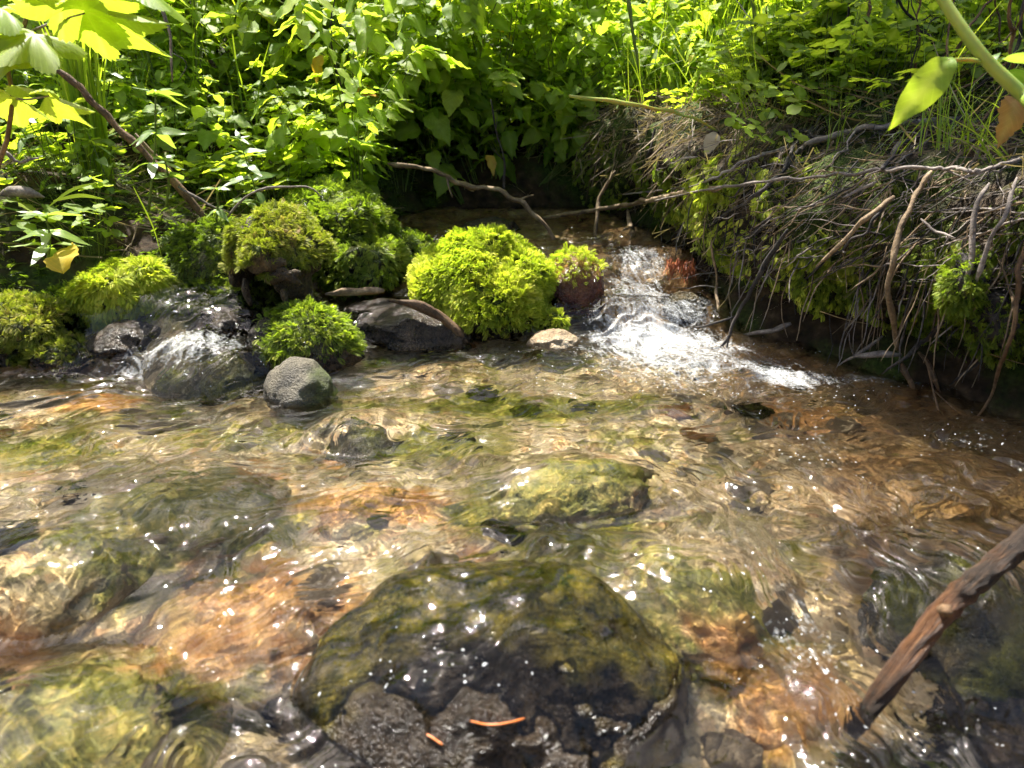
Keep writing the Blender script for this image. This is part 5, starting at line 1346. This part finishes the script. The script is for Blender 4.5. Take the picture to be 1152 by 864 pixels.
    # moss-covered roots low on the right
    for q, (pl, r, lab) in enumerate(((([(1092, 285), (1085, 320), (1078, 350)]), 0.020, 'root sleeved in green moss near the right edge'), (([(1115, 330), (1120, 365), (1135, 400)]), 0.030, 'mossy root foot in the shade at the right edge'))):
        P = [hit(u, v, 0.03) for u, v in pl]
        Vv, Fs, A = tube(smooth_path(P, 30), r * np.sin(np.linspace(0.5, 2.7, 30)), 16, q, rough=0.4)
        c = P[1]; tt = thing('mossy_root', lab, 'root', c)
        Vv = Vv - c; obj('root', mesh_np('root', Vv, Fs, A, mats=[M['twig_dark']]), tt)
        Tq = Fs[0]; Tt = np.concatenate([Tq[:, [0, 1, 2]], Tq[:, [0, 2, 3]]])
        N = vnormals(Vv, Tt)
        if np.mean(np.einsum('ij,ij->i', N[:480], Vv[:480] - np.repeat(smooth_path(P, 30) - c, 16, 0))) < 0: Tt = Tt[:, ::-1]; N = -N
        obj('moss_cover', moss_mesh('moss_cover', Vv, Tt, N, 700, 0.014, M['moss_green'], rg, lambda C, Nn: np.ones(len(C)), lift=0.002), tt)
    # red rootlets by the fall: a thin drape of threads washed down the bank
    c = at_y(768, 304, 1.44); n = 150
    P = np.stack([rg.uniform(-0.028, 0.030, n), 0.02 * rg.random(n) + 0.01, 0.020 * rg.random(n)], 1)
    D = norm(np.stack([0.25 * rg.normal(size=n) - 0.15, -0.35 + 0.2 * rg.normal(size=n), -0.9 + 0.3 * rg.normal(size=n)], 1))
    Vt, Ft, At = strips(P, D, 0.014 + 0.030 * rg.random(n) ** 2, np.full(n, 0.0008), rg, np.clip(0.5 + 0.3 * rg.normal(size=n), 0, 1), 0.5)
    k = NT('red_rootlets'); cc = k.ramp(k.attr('rnd'), [(0, (0.10, 0.022, 0.008)), (0.6, (0.28, 0.07, 0.02)), (1, (0.48, 0.16, 0.05))]); M['redroot'] = k.done(k.pbsdf(cc, 0.5, 0.4))
    o = obj('red_rootlets', mesh_np('red_rootlets', Vt, Ft, At, mats=[M['redroot']]), None, c); tag(o, 'drape of orange-red rootlets beside the small fall', 'roots')
    # ------------------------------------------------------------ the red-brown branch in front
    a = at_z(958, 838, -0.075); b = at_z(985, 788, -0.035); c = at_z(1060, 690, 0.022); d = at_y(1105, 648, 0.50); e = at_y(1160, 602, 0.535)
    t = thing('driftwood_branch', 'wet red-brown branch leaning out of the water at lower right', 'branch', tuple(b))
    P = [x - b for x in (a, b, c, d, e, e + (e - d) * 1.2, e + (e - d) * 2.6 + np.array([0, 0.03, 0.0]), np.array([0.86, 0.74, 0.24]))]
    Vv, Fs, A = tube(smooth_path(P, 130), np.interp(np.linspace(0, 1, 130), [0, .07, .21, .32, .43, 1], [0.0045, 0.0068, 0.0090, 0.0098, 0.0095, 0.0095]), 40, 3, 0.10, rough=0.16)
    receiver(obj('branch', mesh_np('branch', Vv, Fs, A, mats=[drift_mat()]), t))
    kn = smooth_path([P[2] + [0.0, 0, 0.004], P[2] + [-0.006, -0.012, 0.012], P[2] + [-0.008, -0.016, 0.016]], 8)
    Vv, Fs, A = tube(kn, np.array([0.006, 0.0055, 0.005, 0.0047, 0.0045, 0.004, 0.0035, 0.003]), 12, 5, rough=0.3); obj('knot', mesh_np('knot', Vv, Fs, A, mats=[M['twig_brown']]), t)
    # ------------------------------------------------------------ needles on the foreground boulder
    k = NT('orange_needle'); M['needle'] = k.done(k.pbsdf((0.55, 0.16, 0.035), 0.4, 0.5))
    bv = BVHTree.FromObject(bpy.data.objects['foreground_boulder'], bpy.context.evaluated_depsgraph_get())
    off = np.array(bpy.data.objects['foreground_boulder'].location)
    for pl, lab in (([(529, 811), (545, 815), (560, 815), (576, 812), (591, 808)], 'long curved orange conifer needle on the foreground boulder'), ([(480, 826), (488, 831), (498, 838)], 'short orange needle on the foreground boulder, left of the long one')):
        P = []
        for u, v in pl:
            dd = norm(ray(u, v)); loc, *_r = bv.ray_cast(Vector(np.array([0, 0, CAM_H]) - off), Vector(dd))
            P.append((np.array(loc) + off if loc else at_z(u, v, 0.0)) - dd * 0.0015)
        twig(P, 0.0011, 'needle', lab, None, world=True, name='conifer_needle', cat='needle', seed=3, n=16, wob=0.0, taper=(0.8, 0.8), knob=0.1)
    # ------------------------------------------------------------ the alder that leans over the stream and shades the right side
    build_tree()

def drift_mat():
    k = NT('wet_driftwood'); p = k.obj()
    v = k.n('ShaderNodeCombineXYZ', X=k.math('MULTIPLY', k.attr('ca'), 5.0), Y=k.math('MULTIPLY', k.attr('sa'), 5.0), Z=k.math('MULTIPLY', k.attr('along'), 13.0)).outputs[0]
    f = k.noise(v, 1.0, 6, 0.7, 0.6); f2 = k.noise(v, 3.4, 4, 0.7); n = k.noise(p, 26, 5, 0.6)
    wood = k.ramp(f, [(0.30, (0.03, 0.009, 0.004)), (0.45, (0.095, 0.040, 0.015)), (0.58, (0.20, 0.090, 0.036)), (0.72, (0.27, 0.155, 0.08))])
    barkc = k.ramp(f, [(0.35, (0.010, 0.007, 0.005)), (0.55, (0.045, 0.026, 0.014)), (0.72, (0.15, 0.085, 0.045))])
    a = k.attr('along')
    m = k.math('ADD', k.mrange(k.math('ABSOLUTE', k.math('SUBTRACT', a, 0.27)), 0.035, 0.12), k.mrange(n, 0.42, 0.62, -0.35, 0.35))
    c = k.mix(wood, barkc, k.n('ShaderNodeClamp', Value=m).outputs[0])
    h = k.math('ADD', f, k.math('MULTIPLY', f2, 0.5))
    return k.done(k.pbsdf(c, k.mrange(n, 0.35, 0.6, 0.30, 0.75), 0.4, k.bump(h, 1.0, 0.006)))

def build_tree():
    rs = np.random.default_rng(88)
    base = np.array([1.58, 2.2, ground_pt(1.58, 2.2)])
    t = thing('leaning_alder', 'alder leaning over the right bank, its leaves shading the water', 'tree', base)
    parts = []; tips = []
    trunk = smooth_path([[0, 0, -0.1], [-0.1, 0, 0.6], [-0.35, 0.0, 1.3], [-0.9, 0.05, 1.9], [-1.5, 0.0, 2.2]], 30)
    parts.append(tube(trunk, np.linspace(0.055, 0.015, 30), 12, 1, 0.1, rough=0.2))
    for q in range(16):
        i = int(rs.uniform(11, 29)); d = norm(np.array([-0.5, rs.normal() * 0.9, rs.normal() * 0.25 - 0.05])); L = rs.uniform(0.35, 0.85)
        e = trunk[i] + d * L
        br = smooth_path([trunk[i], trunk[i] + d * L * 0.5 + [0, 0, 0.05], e], 12)
        parts.append(tube(br, np.linspace(0.010, 0.003, 12), 6, q)); tips += list(br[3:])
    obj('trunk', mesh_np('trunk', *merge(parts), mats=[M['trunk_bark']]), t)
    tips = np.array(tips); n = TREE_LEAVES
    pos = tips[rs.integers(0, len(tips), n)] + rs.normal(size=(n, 3)) * [0.09, 0.09, 0.07]
    Fm = rot_frames(rs.uniform(0, 6.28, n), rs.normal(size=n) * 0.4 - 0.3, rs.normal(size=n) * 0.5) * rs.uniform(0.05, 0.09, n)[:, None, None]
    TV, TF, vein = LT['broad']
    V, F, A = scatter(TV, TF, pos, Fm, {'rnd': np.clip(0.4 + 0.2 * rs.normal(size=n), 0, 1)}, {'vein': vein})
    obj('crown', mesh_np('crown', V, F, A, mats=[M['leaf']]), t)
# ------------------------------------------------------------------ light, sky, camera
SUN_EL, SUN_AZ = 62.0, -32.0        # azimuth from +y, negative = towards -x (behind the scene, a little left)
def build_world():
    w = bpy.data.worlds.new('World'); SC.world = w; w.use_nodes = True
    nt = w.node_tree; nt.nodes.clear()
    sky = nt.nodes.new('ShaderNodeTexSky'); sky.sky_type = 'NISHITA'; sky.sun_disc = False
    sky.sun_elevation = R(SUN_EL); sky.sun_rotation = R(SUN_AZ)
    sky.air_density = 1.0; sky.dust_density = 4.0
    bg = nt.nodes.new('ShaderNodeBackground'); bg.inputs['Strength'].default_value = SKY_STRENGTH
    out = nt.nodes.new('ShaderNodeOutputWorld')
    nt.links.new(sky.outputs[0], bg.inputs[0]); nt.links.new(bg.outputs[0], out.inputs[0])
    l = bpy.data.lights.new('sun', 'SUN'); l.energy = SUN_STRENGTH; l.angle = R(0.53); l.color = (1.0, 0.955, 0.87)
    o = bpy.data.objects.new('sun', l); COL.objects.link(o)
    d = Vector((math.cos(R(SUN_EL)) * math.sin(R(SUN_AZ)), math.cos(R(SUN_EL)) * math.cos(R(SUN_AZ)), math.sin(R(SUN_EL))))
    o.rotation_euler = d.to_track_quat('Z', 'Y').to_euler()
    if MNEE: l.cycles.is_caustics_light = True
    c = bpy.data.cameras.new('camera'); co = bpy.data.objects.new('camera', c); COL.objects.link(co)
    co.location = (0, 0, CAM_H); co.rotation_euler = (R(90) - PITCH, 0, 0)
    c.sensor_width = 36.0; c.lens = 26.0; c.clip_start = 0.01; c.clip_end = 300
    c.dof.use_dof = True; c.dof.focus_distance = 1.22; c.dof.aperture_fstop = 6.5
    SC.camera = co
    SC.render.engine = 'CYCLES'
    cy = SC.cycles
    cy.use_denoising = True; cy.denoiser = 'OPENIMAGEDENOISE'
    cy.use_adaptive_sampling = True; cy.adaptive_threshold = 0.02; cy.adaptive_min_samples = 12
    cy.max_bounces = 7; cy.diffuse_bounces = 2; cy.glossy_bounces = 3; cy.transmission_bounces = 5; cy.transparent_max_bounces = 8
    cy.caustics_refractive = True; cy.caustics_reflective = False
    cy.sample_clamp_indirect = 6.0; cy.sample_clamp_direct = 0
    cy.blur_glossy = 0.3
    vs = SC.view_settings
    SC.display_settings.display_device = 'sRGB'
    vs.view_transform = 'Standard'; vs.look = 'None'; vs.gamma = 1; vs.use_curve_mapping = False
    vs.exposure = EXPOSURE
MNEE = True
WNX, WNY = 1500, 1400
WAVE = 1.9
RIPPLE = 0.0020
TREE_LEAVES = 3300
SKY_STRENGTH, SUN_STRENGTH, EXPOSURE = 0.075, 5.0, 1.75
GROUND = build_setting()
build_rocks()
scan_front(bpy.data.objects['foreground_boulder'])
WATER = build_water()
build_plants()
build_bank(GROUND)
build_world()
